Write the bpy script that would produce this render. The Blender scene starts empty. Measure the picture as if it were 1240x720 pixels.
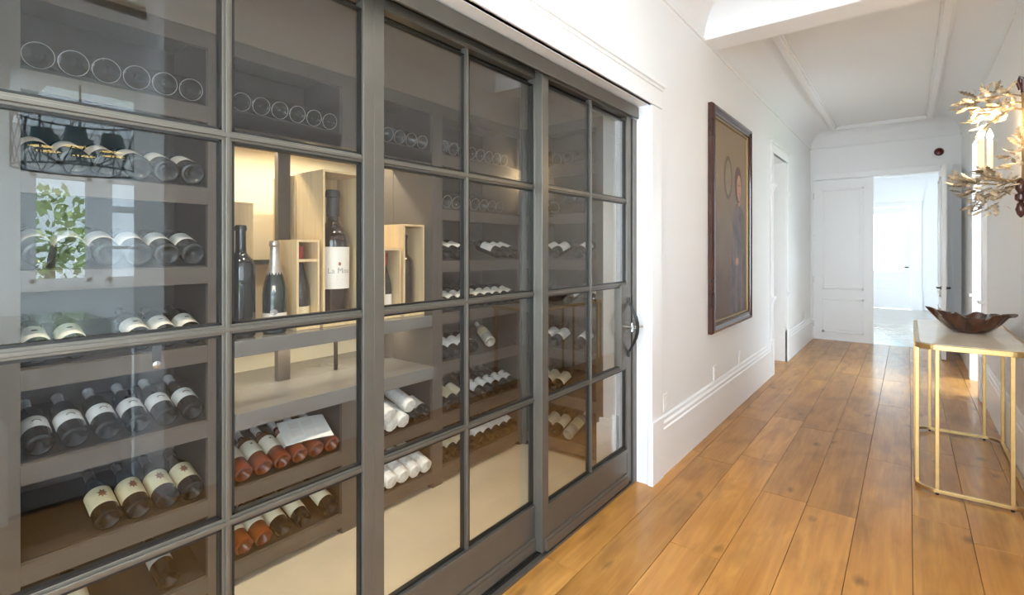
import bpy, math, random
from mathutils import Vector, Matrix
random.seed(7)
S = bpy.context.scene
COL = S.collection
R = math.radians

# ------------------------------------------------------------------ camera
cam_d = bpy.data.cameras.new('camera'); cam = bpy.data.objects.new('camera', cam_d); COL.objects.link(cam)
cam.location = (0, 0, 1.40)
cam.rotation_euler = (R(90), 0, math.atan(480 / 610))
cam_d.sensor_width = 36; cam_d.lens = 36 * 610 / 1240
cam_d.shift_y = -57 / 1240
cam_d.clip_start = 0.02
S.camera = cam
# ------------------------------------------------------------------ world, exposure
W = bpy.data.worlds.new('daylight'); S.world = W; W.use_nodes = True
wn = W.node_tree.nodes; wl = W.node_tree.links
bg = wn['Background']
bg.inputs[0].default_value = (0.73, 0.875, 1.0, 1)
bg.inputs[1].default_value = 7.5
S.view_settings.view_transform = 'Standard'; S.view_settings.look = 'None'
S.view_settings.gamma = 1.0; S.view_settings.use_curve_mapping = False
S.view_settings.exposure = 0.72
S.cycles.use_denoising = True
S.cycles.max_bounces = 10; S.cycles.diffuse_bounces = 6; S.cycles.transparent_max_bounces = 24
S.cycles.caustics_reflective = False; S.cycles.caustics_refractive = False
S.cycles.sample_clamp_indirect = 6

# ------------------------------------------------------------------ materials
MATS = {}
def mat(name, col, rough=0.5, metal=0.0, coat=0.0, vary=0.0, scale=8.0, bump=0.0, spec=0.5, emit=None, estr=0.0, rnd=0.0, stretch=None):
    if name in MATS: return MATS[name]
    m = bpy.data.materials.new(name); m.use_nodes = True; MATS[name] = m
    n = m.node_tree.nodes; l = m.node_tree.links; b = n['Principled BSDF']
    b.inputs['Base Color'].default_value = (*col, 1)
    b.inputs['Roughness'].default_value = rough; b.inputs['Metallic'].default_value = metal
    b.inputs['Coat Weight'].default_value = coat; b.inputs['Coat Roughness'].default_value = 0.08
    b.inputs['Specular IOR Level'].default_value = spec
    if emit:
        b.inputs['Emission Color'].default_value = (*emit, 1); b.inputs['Emission Strength'].default_value = estr
    tc = mp = nz = None
    if vary or bump:
        tc = n.new('ShaderNodeTexCoord'); mp = n.new('ShaderNodeMapping'); nz = n.new('ShaderNodeTexNoise')
        l.new(tc.outputs['Object'], mp.inputs[0]); l.new(mp.outputs[0], nz.inputs['Vector'])
        if stretch: mp.inputs['Scale'].default_value = stretch
        nz.inputs['Scale'].default_value = scale; nz.inputs['Detail'].default_value = 5
    if vary or rnd:
        h = n.new('ShaderNodeHueSaturation'); h.inputs['Color'].default_value = (*col, 1)
        l.new(h.outputs[0], b.inputs['Base Color'])
        src = None
        if vary:
            r = n.new('ShaderNodeMapRange'); l.new(nz.outputs[0], r.inputs[0])
            r.inputs[1].default_value = .3; r.inputs[2].default_value = .7
            r.inputs[3].default_value = 1 - vary; r.inputs[4].default_value = 1 + vary; src = r.outputs[0]
        if rnd:
            oi = n.new('ShaderNodeObjectInfo'); r2 = n.new('ShaderNodeMapRange'); l.new(oi.outputs['Random'], r2.inputs[0])
            r2.inputs[3].default_value = 1 - rnd; r2.inputs[4].default_value = 1 + rnd
            if src:
                mu = n.new('ShaderNodeMath'); mu.operation = 'MULTIPLY'; l.new(src, mu.inputs[0]); l.new(r2.outputs[0], mu.inputs[1]); src = mu.outputs[0]
            else: src = r2.outputs[0]
        l.new(src, h.inputs['Value'])
    if bump:
        bp = n.new('ShaderNodeBump'); bp.inputs['Strength'].default_value = bump; bp.inputs['Distance'].default_value = .01
        l.new(nz.outputs[0], bp.inputs['Height']); l.new(bp.outputs[0], b.inputs['Normal'])
    return m

def glass_mat(name, f0, tint, power=4.0):
    m = bpy.data.materials.new(name); m.use_nodes = True; MATS[name] = m
    n = m.node_tree.nodes; l = m.node_tree.links; n.remove(n['Principled BSDF'])
    out = n['Material Output']; t = n.new('ShaderNodeBsdfTransparent'); g = n.new('ShaderNodeBsdfGlossy'); mx = n.new('ShaderNodeMixShader')
    t.inputs[0].default_value = (*tint, 1); g.inputs['Roughness'].default_value = 0.0
    lw = n.new('ShaderNodeLayerWeight'); lw.inputs[0].default_value = .5
    p = n.new('ShaderNodeMath'); p.operation = 'POWER'; p.inputs[1].default_value = power; l.new(lw.outputs['Facing'], p.inputs[0])
    ma = n.new('ShaderNodeMath'); ma.operation = 'MULTIPLY_ADD'; ma.inputs[1].default_value = 1 - f0; ma.inputs[2].default_value = f0
    l.new(p.outputs[0], ma.inputs[0]); l.new(ma.outputs[0], mx.inputs[0])
    l.new(t.outputs[0], mx.inputs[1]); l.new(g.outputs[0], mx.inputs[2]); l.new(mx.outputs[0], out.inputs[0])
    return m

def wood_floor_mat(name, c1, c2, rough=.22, dirx=True):
    m = bpy.data.materials.new(name); m.use_nodes = True; MATS[name] = m
    n = m.node_tree.nodes; l = m.node_tree.links; b = n['Principled BSDF']
    tc = n.new('ShaderNodeTexCoord'); mp = n.new('ShaderNodeMapping'); oi = n.new('ShaderNodeObjectInfo')
    l.new(tc.outputs['Object'], mp.inputs[0])
    off = n.new('ShaderNodeVectorMath'); off.operation = 'SCALE'; off.inputs[0].default_value = (17, 23, 5)
    l.new(oi.outputs['Random'], off.inputs['Scale']); l.new(off.outputs[0], mp.inputs['Location'])
    mp.inputs['Scale'].default_value = (6, .9, 6) if dirx else (.9, 6, 6)
    nz = n.new('ShaderNodeTexNoise'); nz.inputs['Scale'].default_value = 2.2; nz.inputs['Detail'].default_value = 8; nz.inputs['Distortion'].default_value = .9
    l.new(mp.outputs[0], nz.inputs['Vector'])
    mp2 = n.new('ShaderNodeMapping'); mp2.inputs['Scale'].default_value = (70, 2.5, 10) if dirx else (2.5, 70, 10)
    l.new(tc.outputs['Object'], mp2.inputs[0]); l.new(off.outputs[0], mp2.inputs['Location'])
    n2 = n.new('ShaderNodeTexNoise'); n2.inputs['Scale'].default_value = 1.0; n2.inputs['Detail'].default_value = 4
    l.new(mp2.outputs[0], n2.inputs['Vector'])
    n3 = n.new('ShaderNodeTexNoise'); n3.inputs['Scale'].default_value = 1.7; n3.inputs['Detail'].default_value = 3
    mp3 = n.new('ShaderNodeMapping'); mp3.inputs['Scale'].default_value = (3.2, 1.6, 3); l.new(tc.outputs['Object'], mp3.inputs[0]); l.new(off.outputs[0], mp3.inputs['Location'])
    l.new(mp3.outputs[0], n3.inputs['Vector'])
    cr = n.new('ShaderNodeValToRGB'); cr.color_ramp.elements[0].position = .3; cr.color_ramp.elements[1].position = .72
    cr.color_ramp.elements[0].color = (*c1, 1); cr.color_ramp.elements[1].color = (*c2, 1)
    l.new(nz.outputs[0], cr.inputs[0])
    h = n.new('ShaderNodeHueSaturation'); l.new(cr.outputs[0], h.inputs['Color'])
    r1 = n.new('ShaderNodeMapRange'); l.new(oi.outputs['Random'], r1.inputs[0]); r1.inputs[3].default_value = .80; r1.inputs[4].default_value = 1.08
    r2 = n.new('ShaderNodeMapRange'); l.new(n2.outputs[0], r2.inputs[0]); r2.inputs[1].default_value = .3; r2.inputs[2].default_value = .7; r2.inputs[3].default_value = .9; r2.inputs[4].default_value = 1.08
    r3 = n.new('ShaderNodeMapRange'); l.new(n3.outputs[0], r3.inputs[0]); r3.inputs[1].default_value = .28; r3.inputs[2].default_value = .5; r3.inputs[3].default_value = .74; r3.inputs[4].default_value = 1.04
    m1 = n.new('ShaderNodeMath'); m1.operation = 'MULTIPLY'; m2 = n.new('ShaderNodeMath'); m2.operation = 'MULTIPLY'
    l.new(r1.outputs[0], m1.inputs[0]); l.new(r2.outputs[0], m1.inputs[1]); l.new(m1.outputs[0], m2.inputs[0]); l.new(r3.outputs[0], m2.inputs[1])
    vo = n.new('ShaderNodeTexVoronoi'); vo.inputs['Scale'].default_value = 1.0; mp4 = n.new('ShaderNodeMapping'); mp4.inputs['Scale'].default_value = (4.5, 2.6, 1)
    l.new(tc.outputs['Object'], mp4.inputs[0]); l.new(off.outputs[0], mp4.inputs['Location'])
    ds = n.new('ShaderNodeVectorMath'); ds.operation = 'MULTIPLY_ADD'; ds.inputs[1].default_value = (.35, .35, .35); l.new(nz.outputs['Color'], ds.inputs[0]); l.new(mp4.outputs[0], ds.inputs[2]); l.new(ds.outputs[0], vo.inputs['Vector'])
    r4 = n.new('ShaderNodeMapRange'); l.new(vo.outputs['Distance'], r4.inputs[0]); r4.inputs[1].default_value = .03; r4.inputs[2].default_value = .15; r4.inputs[3].default_value = .42; r4.inputs[4].default_value = 1.0
    m3 = n.new('ShaderNodeMath'); m3.operation = 'MULTIPLY'; l.new(m2.outputs[0], m3.inputs[0]); l.new(r4.outputs[0], m3.inputs[1]); m2 = m3
    l.new(m2.outputs[0], h.inputs['Value']); l.new(h.outputs[0], b.inputs['Base Color'])
    b.inputs['Roughness'].default_value = rough; b.inputs['Coat Weight'].default_value = .22; b.inputs['Coat Roughness'].default_value = .14; b.inputs['Specular IOR Level'].default_value = .25
    bp = n.new('ShaderNodeBump'); bp.inputs['Strength'].default_value = .05; bp.inputs['Distance'].default_value = .002
    l.new(nz.outputs[0], bp.inputs['Height']); l.new(bp.outputs[0], b.inputs['Normal'])
    return m

WHITE = mat('white_wall_paint', (.85, .85, .845), .55, bump=.03, scale=60)
TRIMW = mat('white_trim_paint', (.86, .86, .855), .32)
CEILW = mat('white_ceiling_paint', (.83, .83, .825), .7)
CAB = mat('dark_taupe_cabinet_paint', (.088, .075, .064), .38, vary=.12, scale=3)
CABIN = mat('dark_cabinet_lining', (.024, .017, .013), .5, vary=.2, scale=4)  # near-black inside colour stands in for the shade within the shelves
SLAB = mat('polished_grey_stone', (.165, .16, .155), .16, vary=.12, scale=5)
STEEL = mat('bronzed_steel', (.135, .122, .102), .34, metal=.5, vary=.05, scale=12)
STEELD = mat('black_steel', (.02, .019, .018), .4, metal=.4)
CHROME = mat('polished_nickel', (.75, .74, .72), .15, metal=1)
GLASS = glass_mat('door_glass', .034, (.97, .975, .97), 2.6)
WGLASS = glass_mat('window_glass', .03, (.98, .99, .99))
LIME = mat('limestone_floor', (.62, .54, .40), .45, vary=.12, scale=2.5, bump=.05)
CREAM = mat('cream_panel_paint', (.85, .77, .58), .5)
PINE = mat('pale_pine', (.74, .57, .33), .5, vary=.1, scale=3, stretch=(14, 14, 1), rnd=.06)
GOLD = mat('brushed_brass', (.55, .365, .15), .32, metal=1, vary=.06, scale=20)
MARBLE = mat('cream_marble', (.80, .72, .58), .12, vary=.05, scale=4)
BOWLM = mat('burl_wood', (.060, .019, .008), .2, coat=.6, vary=.7, scale=9, bump=.35)
G_BLACK = mat('black_bottle_glass', (.007, .007, .007), .06, spec=.22)
G_GREEN = mat('dark_green_bottle_glass', (.012, .018, .012), .06, coat=.0, spec=.35)
G_BLUE = mat('smoky_bottle_glass', (.025, .03, .034), .07, spec=.4)
G_SEE = glass_mat('see_through_bottle_glass', .05, (.80, .84, .84))
G_AMBER = mat('amber_wine_glass', (.15, .032, .008), .06, spec=.4)
G_CLEAR = mat('clear_bottle_glass', (.42, .40, .34), .08, coat=.5)
L_WHITE = mat('white_label_paper', (.86, .84, .80), .6)
L_CREAM = mat('cream_label_paper', (.80, .70, .46), .6, vary=.05, scale=40)
L_GREY = mat('grey_label_paper', (.42, .42, .40), .6)
TISSUE = mat('white_tissue_wrap', (.80, .79, .76), .8, vary=.16, scale=38, bump=.8)
INK = mat('black_ink', (.02, .02, .02), .6)
INKB = mat('brown_ink', (.30, .12, .06), .6)
INKG = mat('grey_ink', (.35, .36, .37), .6)
RED = mat('red_capsule', (.42, .03, .03), .3)
CAPW = mat('white_capsule', (.78, .78, .78), .4)
CAPD = mat('dark_capsule', (.03, .028, .026), .35)
CAPS = mat('silver_foil', (.62, .56, .52), .3, metal=.7, vary=.15, scale=60)
OAKF = wood_floor_mat('oak_floor', (.44, .190, .042), (.60, .295, .078), .36)
GREYF = wood_floor_mat('pale_floor', (.30, .25, .20), (.42, .36, .30), .15, dirx=False)

# ------------------------------------------------------------------ mesh helpers
class MB:
    def __init__(s): s.v = []; s.f = []
    def add(s, v, f):
        o = len(s.v); s.v += [tuple(p) for p in v]; s.f += [tuple(i + o for i in q) for q in f]; return s
    def box(s, x0, x1, y0, y1, z0, z1):
        if x0 > x1: x0, x1 = x1, x0
        if y0 > y1: y0, y1 = y1, y0
        if z0 > z1: z0, z1 = z1, z0
        return s.add([(x0,y0,z0),(x1,y0,z0),(x1,y1,z0),(x0,y1,z0),(x0,y0,z1),(x1,y0,z1),(x1,y1,z1),(x0,y1,z1)],
                     [(0,3,2,1),(4,5,6,7),(0,1,5,4),(1,2,6,5),(2,3,7,6),(3,0,4,7)])
    def lathe(s, prof, seg=20, o=(0,0,0)):
        n = len(prof); v = []
        for r, z in prof:
            for k in range(seg):
                a = 2*math.pi*k/seg; v.append((o[0]+r*math.cos(a), o[1]+r*math.sin(a), o[2]+z))
        f = [(i*seg+k, i*seg+(k+1)%seg, (i+1)*seg+(k+1)%seg, (i+1)*seg+k) for i in range(n-1) for k in range(seg)]
        if prof[0][0] > 1e-5: f.append(tuple(range(seg-1, -1, -1)))
        if prof[-1][0] > 1e-5: f.append(tuple((n-1)*seg+k for k in range(seg)))
        return s.add(v, f)
    def tube(s, pts, r, seg=8, closed=False):
        pts = [Vector(p) for p in pts]; n = len(pts); v = []
        rr = r if isinstance(r, (list, tuple)) else [r]*n
        up = Vector((0.13, 0.21, 1)).normalized()
        for i, p in enumerate(pts):
            if closed: d = pts[(i+1) % n] - pts[i-1]
            else: d = pts[min(i+1, n-1)] - pts[max(i-1, 0)]
            d.normalize(); a = d.cross(up)
            if a.length < 1e-3: a = d.cross(Vector((1, 0, 0)))
            a.normalize(); b = d.cross(a)
            for k in range(seg):
                t = 2*math.pi*(k+.5)/seg; v.append(p + (a*math.cos(t) + b*math.sin(t))*rr[i])
        m = n if closed else n-1
        f = [(i*seg+k, i*seg+(k+1)%seg, ((i+1)%n)*seg+(k+1)%seg, ((i+1)%n)*seg+k) for i in range(m) for k in range(seg)]
        if not closed: f += [tuple(range(seg-1, -1, -1)), tuple((n-1)*seg+k for k in range(seg))]
        return s.add(v, f)
    def prism(s, prof, axis, a0, a1):
        """extrude a closed 2-D profile; axis 'y': profile (x,z); axis 'x': profile (y,z); axis 'z': profile (x,y)"""
        n = len(prof)
        def P(p, t): return {'y': (p[0], t, p[1]), 'x': (t, p[0], p[1]), 'z': (p[0], p[1], t)}[axis]
        v = [P(p, a0) for p in prof] + [P(p, a1) for p in prof]
        f = [(i, (i+1)%n, n+(i+1)%n, n+i) for i in range(n)] + [tuple(range(n-1, -1, -1)), tuple(range(n, 2*n))]
        return s.add(v, f)
    def mesh(s, name, m, smooth=False):
        me = bpy.data.meshes.new(name); me.from_pydata(s.v, [], s.f); me.materials.append(m)
        import bmesh
        b = bmesh.new(); b.from_mesh(me); bmesh.ops.recalc_face_normals(b, faces=b.faces); b.to_mesh(me); b.free()
        if smooth:
            me.polygons.foreach_set('use_smooth', [True]*len(me.polygons))
            try: me.set_sharp_from_angle(angle=R(40))
            except Exception: pass
        return me
    def build(s, name, m, parent=None, smooth=False, bevel=0):
        return place(name, s.mesh(name, m, smooth), parent, bevel=bevel)

def place(name, me, parent=None, loc=None, mtx=None, bevel=0):
    o = bpy.data.objects.new(name, me); COL.objects.link(o)
    if parent: o.parent = parent
    if mtx is not None: o.matrix_local = mtx
    elif loc is not None: o.location = loc
    if bevel:
        b = o.modifiers.new('bevel', 'BEVEL'); b.width = bevel; b.segments = 2; b.limit_method = 'ANGLE'
    return o
def tag(o, label, cat, group=None):
    o['label'] = label; o['category'] = cat
    if group: o['group'] = group
    return o
def empty(name, loc=(0,0,0), rz=0, label=None, cat=None, group=None):
    o = bpy.data.objects.new(name, None); COL.objects.link(o); o.empty_display_size = .05
    o.location = loc; o.rotation_euler = (0, 0, rz)
    if label: tag(o, label, cat, group)
    return o
def struct(o): o['kind'] = 'structure'; return o
def sbox(name, m, *b, parent=None, bevel=0):
    o = MB().box(*b).build(name, m, parent, bevel=bevel)
    if not parent: struct(o)
    return o
def text_mesh(name, body, size, m, depth=.0004, width=None):
    cu = bpy.data.curves.new(name, 'FONT'); cu.body = body; cu.size = size; cu.extrude = depth
    cu.align_x = 'CENTER'; cu.align_y = 'CENTER'; cu.resolution_u = 2
    o = bpy.data.objects.new(name, cu); COL.objects.link(o)
    dg = bpy.context.evaluated_depsgraph_get(); me = bpy.data.meshes.new_from_object(o.evaluated_get(dg))
    bpy.data.objects.remove(o); me.materials.clear(); me.materials.append(m); me.name = name
    return me

# ================================================================== SETTING
XW = -1.22      # hall face of the left wall
XR = 0.57       # right wall
YE = 9.20       # end wall
XD = -1.365      # plane of the steel doors
XC = -2.20      # face of the wine cabinets
HC = 3.22       # ceiling height
ZH = 2.27       # head of cased openings
# ---- oak floor with planks
floor = sbox('floor', mat('subfloor', (.05, .025, .012), .8), -1.40, XR+.45, -3.0, YE+.1, -.06, -.012)
seams = [.015 + .2290*k for k in range(-6, 5)]
rp = random.Random(11)
for i in range(len(seams)-1):
    x0, x1 = seams[i], seams[i+1]
    x0 = max(x0, -1.385); x1 = min(x1, 1.0)
    y = -3.0 - rp.uniform(0, 1.4)
    while y < YE + .05:
        L = rp.uniform(1.0, 2.3); y1 = min(y + L, YE + .08)
        ya = max(y, -3.0)
        if y1 - ya > .05:
            w = x1 - x0
            me = MB().box(-w/2+.0011, w/2-.0011, -(y1-ya)/2+.0012, (y1-ya)/2-.0012, -.012, 0).mesh('plank', OAKF)
            p = place('plank', me, floor, loc=((x0+x1)/2, (ya+y1)/2, 0), bevel=.0012)
        y = y1
        if y1 >= YE + .08: break
# ---- wine room shell
sbox('floor', LIME, -2.95, -1.36, -1.1, 3.5, -.06, .0)
sbox('ceiling', mat('wine_room_ceiling_paint', (.50, .44, .37), .6), -2.95, -1.36, -1.1, 3.5, 2.52, 2.58)
sbox('wall_wine_back', CAB, -3.05, -2.95, -1.1, 3.5, 0, 2.55)
sbox('wall_wine_near_end', CAB, -2.95, -1.40, -1.2, -1.1, 0, 2.55)
sbox('wall_wine_far_end', CAB, -2.95, -1.40, 3.5, 3.6, 0, 2.55)
# white return of the wall inside the wine room, beside the doors
sbox('wall_wine_return', WHITE, -1.53, -1.38, 2.885, 3.5, 0, 2.52)
sbox('baseboard_wine_return', TRIMW, -1.565, -1.385, 2.862, 2.885, 0, .30)
sbox('trim_1', TRIMW, -1.55, -1.385, 2.868, 2.884, .30, .335)
# ---- left wall: pieces around the cased opening (Y -0.86..2.87) and the side doorway (6.37..7.10)
T = -1.40
wl_ = MB()
wl_.box(T, XW, -3.0, -.86, 0, HC); wl_.box(T, XW, -.86, 2.87, ZH, HC); wl_.box(T, XW, 2.87, 6.32, 0, HC)
wl_.box(T, XW, 6.32, 7.12, 2.50, HC); wl_.box(T, XW, 7.12, YE+.1, 0, HC)
struct(wl_.build('wall_left', WHITE))
def casing_left(n, y0, y1, zt, w=.15, depth=.022, head=.13):
    m = MB()
    m.box(XW, XW+depth, y0-w, y0, 0, zt); m.box(XW, XW+depth, y1, y1+w, 0, zt)
    m.box(XW, XW+depth, y0-w, y1+w, zt, zt+head)
    m.box(XW, XW+depth+.022, y0-w-.02, y1+w+.02, zt+head, zt+head+.022)
    m.box(XW, XW+depth+.010, y0-w-.008, y1+w+.008, zt+head-.018, zt+head)
    m.box(XW, XW+depth+.008, y0-w, y1+w, zt+.0, zt+.012)
    o = struct(m.build('trim_%d' % n, TRIMW, bevel=.003))
    return o
casing_left(2, -.86, 2.87, ZH)
# side doorway: recess, door leaf and casing with small ledges
sbox('trim_3', TRIMW, -1.62, T, 6.26, 6.32, 0, 2.56)
sbox('trim_4', TRIMW, -1.62, T, 7.12, 7.18, 0, 2.56)
sbox('trim_5', TRIMW, -1.62, T, 6.32, 7.12, 2.50, 2.56)
casing_left(6, 6.32, 7.12, 2.50, w=.11, head=.12)
for k, z in enumerate((.86, 2.12)):
    for y in (6.265, 7.175):
        m = MB(); m.box(XW, XW+.05, y-.062, y+.062, z, z+.022); m.box(XW, XW+.04, y-.058, y+.058, z-.02, z); m.box(XW, XW+.032, y-.056, y+.056, z-.05, z-.02)
        struct(m.build('trim_%d' % (7+k), TRIMW))
d = struct(MB().box(-1.60, -1.56, 6.33, 7.11, .01, 2.49).build('door_1', TRIMW, bevel=.002))
for z0, z1 in ((.15, .85), (1.0, 2.35)):
    m = MB(); m.box(-1.56, -1.552, 6.45, 6.99, z0, z1); m.build('door_panel', TRIMW, d, bevel=.006)
sbox('floor', OAKF, -1.56, -1.385, 6.32, 7.12, -.06, -.001)
# baseboards
def base_profile(s=1, h=.36, x=XW):
    return [(x, 0), (x+s*.026, 0), (x+s*.026, h-.075), (x+s*.020, h-.065), (x+s*.020, h-.045), (x+s*.012, h-.03), (x+s*.010, h-.012), (x+s*.004, h), (x, h)]
for nm, y0, y1 in (('baseboard_left', 3.02, 6.21), ('baseboard_left_far', 7.235, YE)):
    struct(MB().prism(base_profile(), 'y', y0, y1).build(nm, TRIMW))
# plinths of the door casing
sbox('trim_10', TRIMW, XW, XW+.034, 2.855, 3.025, 0, .375, bevel=.003)
sbox('trim_11', TRIMW, XW, XW+.034, -1.015, -.855, 0, .375, bevel=.003)
for y in (6.265, 7.18): sbox('trim_12', TRIMW, XW, XW+.03, y-.06, y+.055, 0, .40, bevel=.003)
# ---- reveal of the door opening (white soffit and jamb)
sbox('trim_13', TRIMW, XD+.03, XW-.001, -.86, 2.87, ZH-.001, ZH+.02)
# ---- right wall
struct(MB().box(XR, XR+.13, 1.02, 6.5, 0, HC).box(XR, XR+.13, 7.35, YE+.1, 0, HC).box(XR, XR+.13, 6.5, 7.35, 2.55, HC).build('wall_right', WHITE))
sbox('wall_right_return', WHITE, XR+.13, 1.10, 1.02, 1.14, 0, HC)
for y0, y1 in ((1.05, 6.34), (7.51, YE)): struct(MB().prism(base_profile(-1, .36, XR), 'y', y0, y1).build('baseboard_right', TRIMW))
sbox('floor', GREYF, XR+.45, 4.0, 5.0, YE+.1, -.06, -.003)
for y0, y1 in ((6.35, 6.50), (7.35, 7.50)):
    m = MB(); m.box(XR-.03, XR, y0, y1, 0, 2.55); m.box(XR-.05, XR, y0-.01, y1+.01, 0, .42); m.box(XR-.055, XR, y0-.015, y1+.015, .90, .93); m.box(XR-.055, XR, y0-.015, y1+.015, 2.12, 2.15)
    struct(m.build('trim_14', TRIMW, bevel=.003))
m = MB(); m.box(XR-.03, XR, 6.35, 7.50, 2.55, 2.68); m.box(XR-.055, XR, 6.33, 7.52, 2.68, 2.705)
struct(m.build('trim_15', TRIMW, bevel=.003))
# ---- ceiling of the hall with coves
sbox('ceiling', CEILW, T, 1.0, -3.0, YE+.1, HC, HC+.08)
def cove(s, x, r=.22, z0=3.0):
    p = [(x, z0-.02), (x+s*.012, z0-.02), (x+s*.016, z0-.004), (x+s*.006, z0)]
    for k in range(0, 10):
        a = R(90*k/9); p.append((x+s*(.004+(r-.004)*(1-math.cos(a))), z0+(HC-z0)*math.sin(a)))
    p += [(x, HC)]
    return p
for nm, y0, y1 in (('trim_16', -3.0, 3.92), ('trim_17', 4.12, YE)):
    struct(MB().prism(cove(1, XW), 'y', y0, y1).build(nm, CEILW, smooth=True))
struct(MB().prism(cove(-1, XR), 'y', 4.12, YE).build('trim_18', CEILW, smooth=True))
struct(MB().prism(cove(-1, XR), 'y', 1.02, 3.92).build('trim_19', CEILW, smooth=True))
struct(MB().prism(cove(-1, YE), 'x', XW, XR).build('trim_20', CEILW, smooth=True))
# beam across the hall
bp_ = [(3.92, HC), (3.92, 3.13), (3.905, 3.12), (3.905, 3.03), (3.89, 3.02), (3.89, 2.985), (4.14, 2.985), (4.14, 3.02), (4.125, 3.03), (4.125, 3.12), (4.11, 3.13), (4.11, HC)]
struct(MB().prism(bp_, 'x', XW, XR).build('trim_21', CEILW, bevel=.004))
cv = [(3.905, HC), (3.905, 3.0)] + [(3.905-.26*(1-math.cos(R(90*k/9))), 3.0+(HC-3.0)*math.sin(R(90*k/9))) for k in range(10)]
struct(MB().prism(cv, 'x', XW, XR).build('trim_22', CEILW, smooth=True))
# moulding frame on the ceiling
def frame_mould(x0, x1, y0, y1, z, w=.05, t=.018):
    m = MB()
    for a in (0, .018):
        tt = t if a == 0 else t*1.7; ww = w if a == 0 else w - .03
        m.box(x0+a, x0+a+ww, y0+a, y1-a, z-tt, z); m.box(x1-a-ww, x1-a, y0+a, y1-a, z-tt, z)
        m.box(x0+a, x1-a, y0+a, y0+a+ww, z-tt, z); m.box(x0+a, x1-a, y1-a-ww, y1-a, z-tt, z)
    return m
struct(frame_mould(-.92, .28, 4.45, 8.86, HC, w=.09, t=.03).build('trim_23', CEILW, bevel=.006))
# ---- end wall with double door
DX0, DX1, DZ = -1.185, .375, 2.49
m = MB(); m.box(T, DX0-.0, YE, YE+.14, 0, HC); m.box(DX0, DX1, YE, YE+.14, DZ+.01, HC); m.box(DX1, XR+.13, YE, YE+.14, 0, HC)
struct(m.build('wall_end', WHITE))
m = MB(); m.box(DX1+.005, DX1+.11, YE-.02, YE, 0, DZ+.1); m.box(DX0, DX1+.005, YE-.02, YE, DZ+.012, DZ+.1)
struct(m.build('trim_24', TRIMW, bevel=.003))
def door_leaf(name, w, h, flip=1):
    """leaf in local coords: hinge at x=0, width along +x, thickness y -.045..0"""
    m = MB().box(0, w, -.045, 0, .012, h); o = struct(m.build(name, TRIMW, bevel=.002))
    for y, s in ((-.045, -1), (0, 1)):
        for z0, z1 in ((.13, .66), (.80, h-.14)):
            fm = MB()
            a, b, t = .12, w-.12, .028
            for p in ((a, b, z0, z0+t), (a, b, z1-t, z1), (a, a+t, z0, z1), (b-t, b, z0, z1)): fm.box(p[0], p[1], y, y+s*.018, p[2], p[3])
            fm.box(a+.05, b-.05, y, y+s*.009, z0+.05, z1-.05)
            fm.build('door_panel', TRIMW, o, bevel=.002)
    return o
LW = (DX1-DX0)/2
dl = door_leaf('door_2', LW-.004, DZ); dl.location = (DX0+.002, YE+.048, 0)
for z in (.25, .95, 1.6, 2.25):
    MB().lathe([(.007, z-.05), (.007, z+.05)], 8, (.004, -.05, 0)).build('hinge', CHROME, dl)
dr = door_leaf('door_3', LW-.004, DZ); dr.location = (DX1+.002, YE-.012, 0); dr.rotation_euler = (0, 0, R(-90))
for s in (-1, 1):
    y = -.045 if s < 0 else 0
    h = MB(); h.lathe([(.024, 0), (.024, .006), (.010, .008), (.010, .04)], 12)
    for i, p in enumerate(h.v): h.v[i] = (LW-.07+p[0], y+s*p[2], .92+p[1])
    h.tube([(LW-.07, y+s*.04, .92), (LW-.11, y+s*.043, .92), (LW-.19, y+s*.04, .92)], .009)
    h.build('handle', STEELD, dr, smooth=True)
# ---- room beyond the end doors
sbox('floor', GREYF, -4.0, 4.0, YE+.1, 16.0, -.06, -.002)
sbox('ceiling', CEILW, -4.0, 4.0, YE+.14, 16.0, HC, HC+.08)
m = MB(); m.box(-4.0, -.86, 15.2, 15.3, 0, HC); m.box(.06, 4.0, 15.2, 15.3, 0, HC); m.box(-.86, .06, 15.2, 15.3, 2.45, HC)
struct(m.build('wall_far', WHITE))
sbox('wall_far_side', WHITE, 1.4, 1.5, YE+.14, 15.2, 0, HC)
struct(MB().box(-3.1, -3.0, YE+.14, 10.6, 0, HC).box(-3.1, -3.0, 11.05, 15.2, 0, HC).box(-3.1, -3.0, 10.6, 11.05, 2.3, HC).box(-3.1, -3.0, 10.6, 11.05, 0, .6).build('wall_far_window_side', WHITE))  # unseen wall; its window gap is added and sized to light the room
struct(MB().box(2.0, 2.1, 5.0, 5.9, 0, HC).box(2.0, 2.1, 8.4, YE+.14, 0, HC).box(2.0, 2.1, 5.9, 8.4, 0, .4).box(2.0, 2.1, 5.9, 8.4, 2.6, HC).build('wall_side_room', WHITE))  # unseen wall; window gap added to throw daylight across the far hall
sbox('ceiling', CEILW, XR+.13, 2.0, 5.0, YE+.14, HC, HC+.08)
m = MB(); m.box(-1.22, -1.1, YE+.14, YE+.2, 0, HC)
d = struct(MB().box(-.85, .05, 15.22, 15.27, .01, .42).box(-.85, -.73, 15.22, 15.27, .42, 2.44).box(-.07, .05, 15.22, 15.27, .42, 2.44).box(-.73, -.07, 15.22, 15.27, 2.28, 2.44).box(-.73, -.07, 15.22, 15.27, .80, .9).box(-.73, -.07, 15.235, 15.255, .42, .80).build('door_4', TRIMW))
MB().box(-.73, -.07, 15.24, 15.248, .9, 2.28).build('pane', WGLASS, d)
MB().box(-.60, -.20, 15.214, 15.236, .5, .72).build('door_panel', TRIMW, d, bevel=.005)
h = MB().tube([(-.0, 15.2, 1.0), (-.0, 15.16, 1.0), (-.10, 15.16, 1.0)], .012); h.build('handle', STEELD, d)
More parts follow.
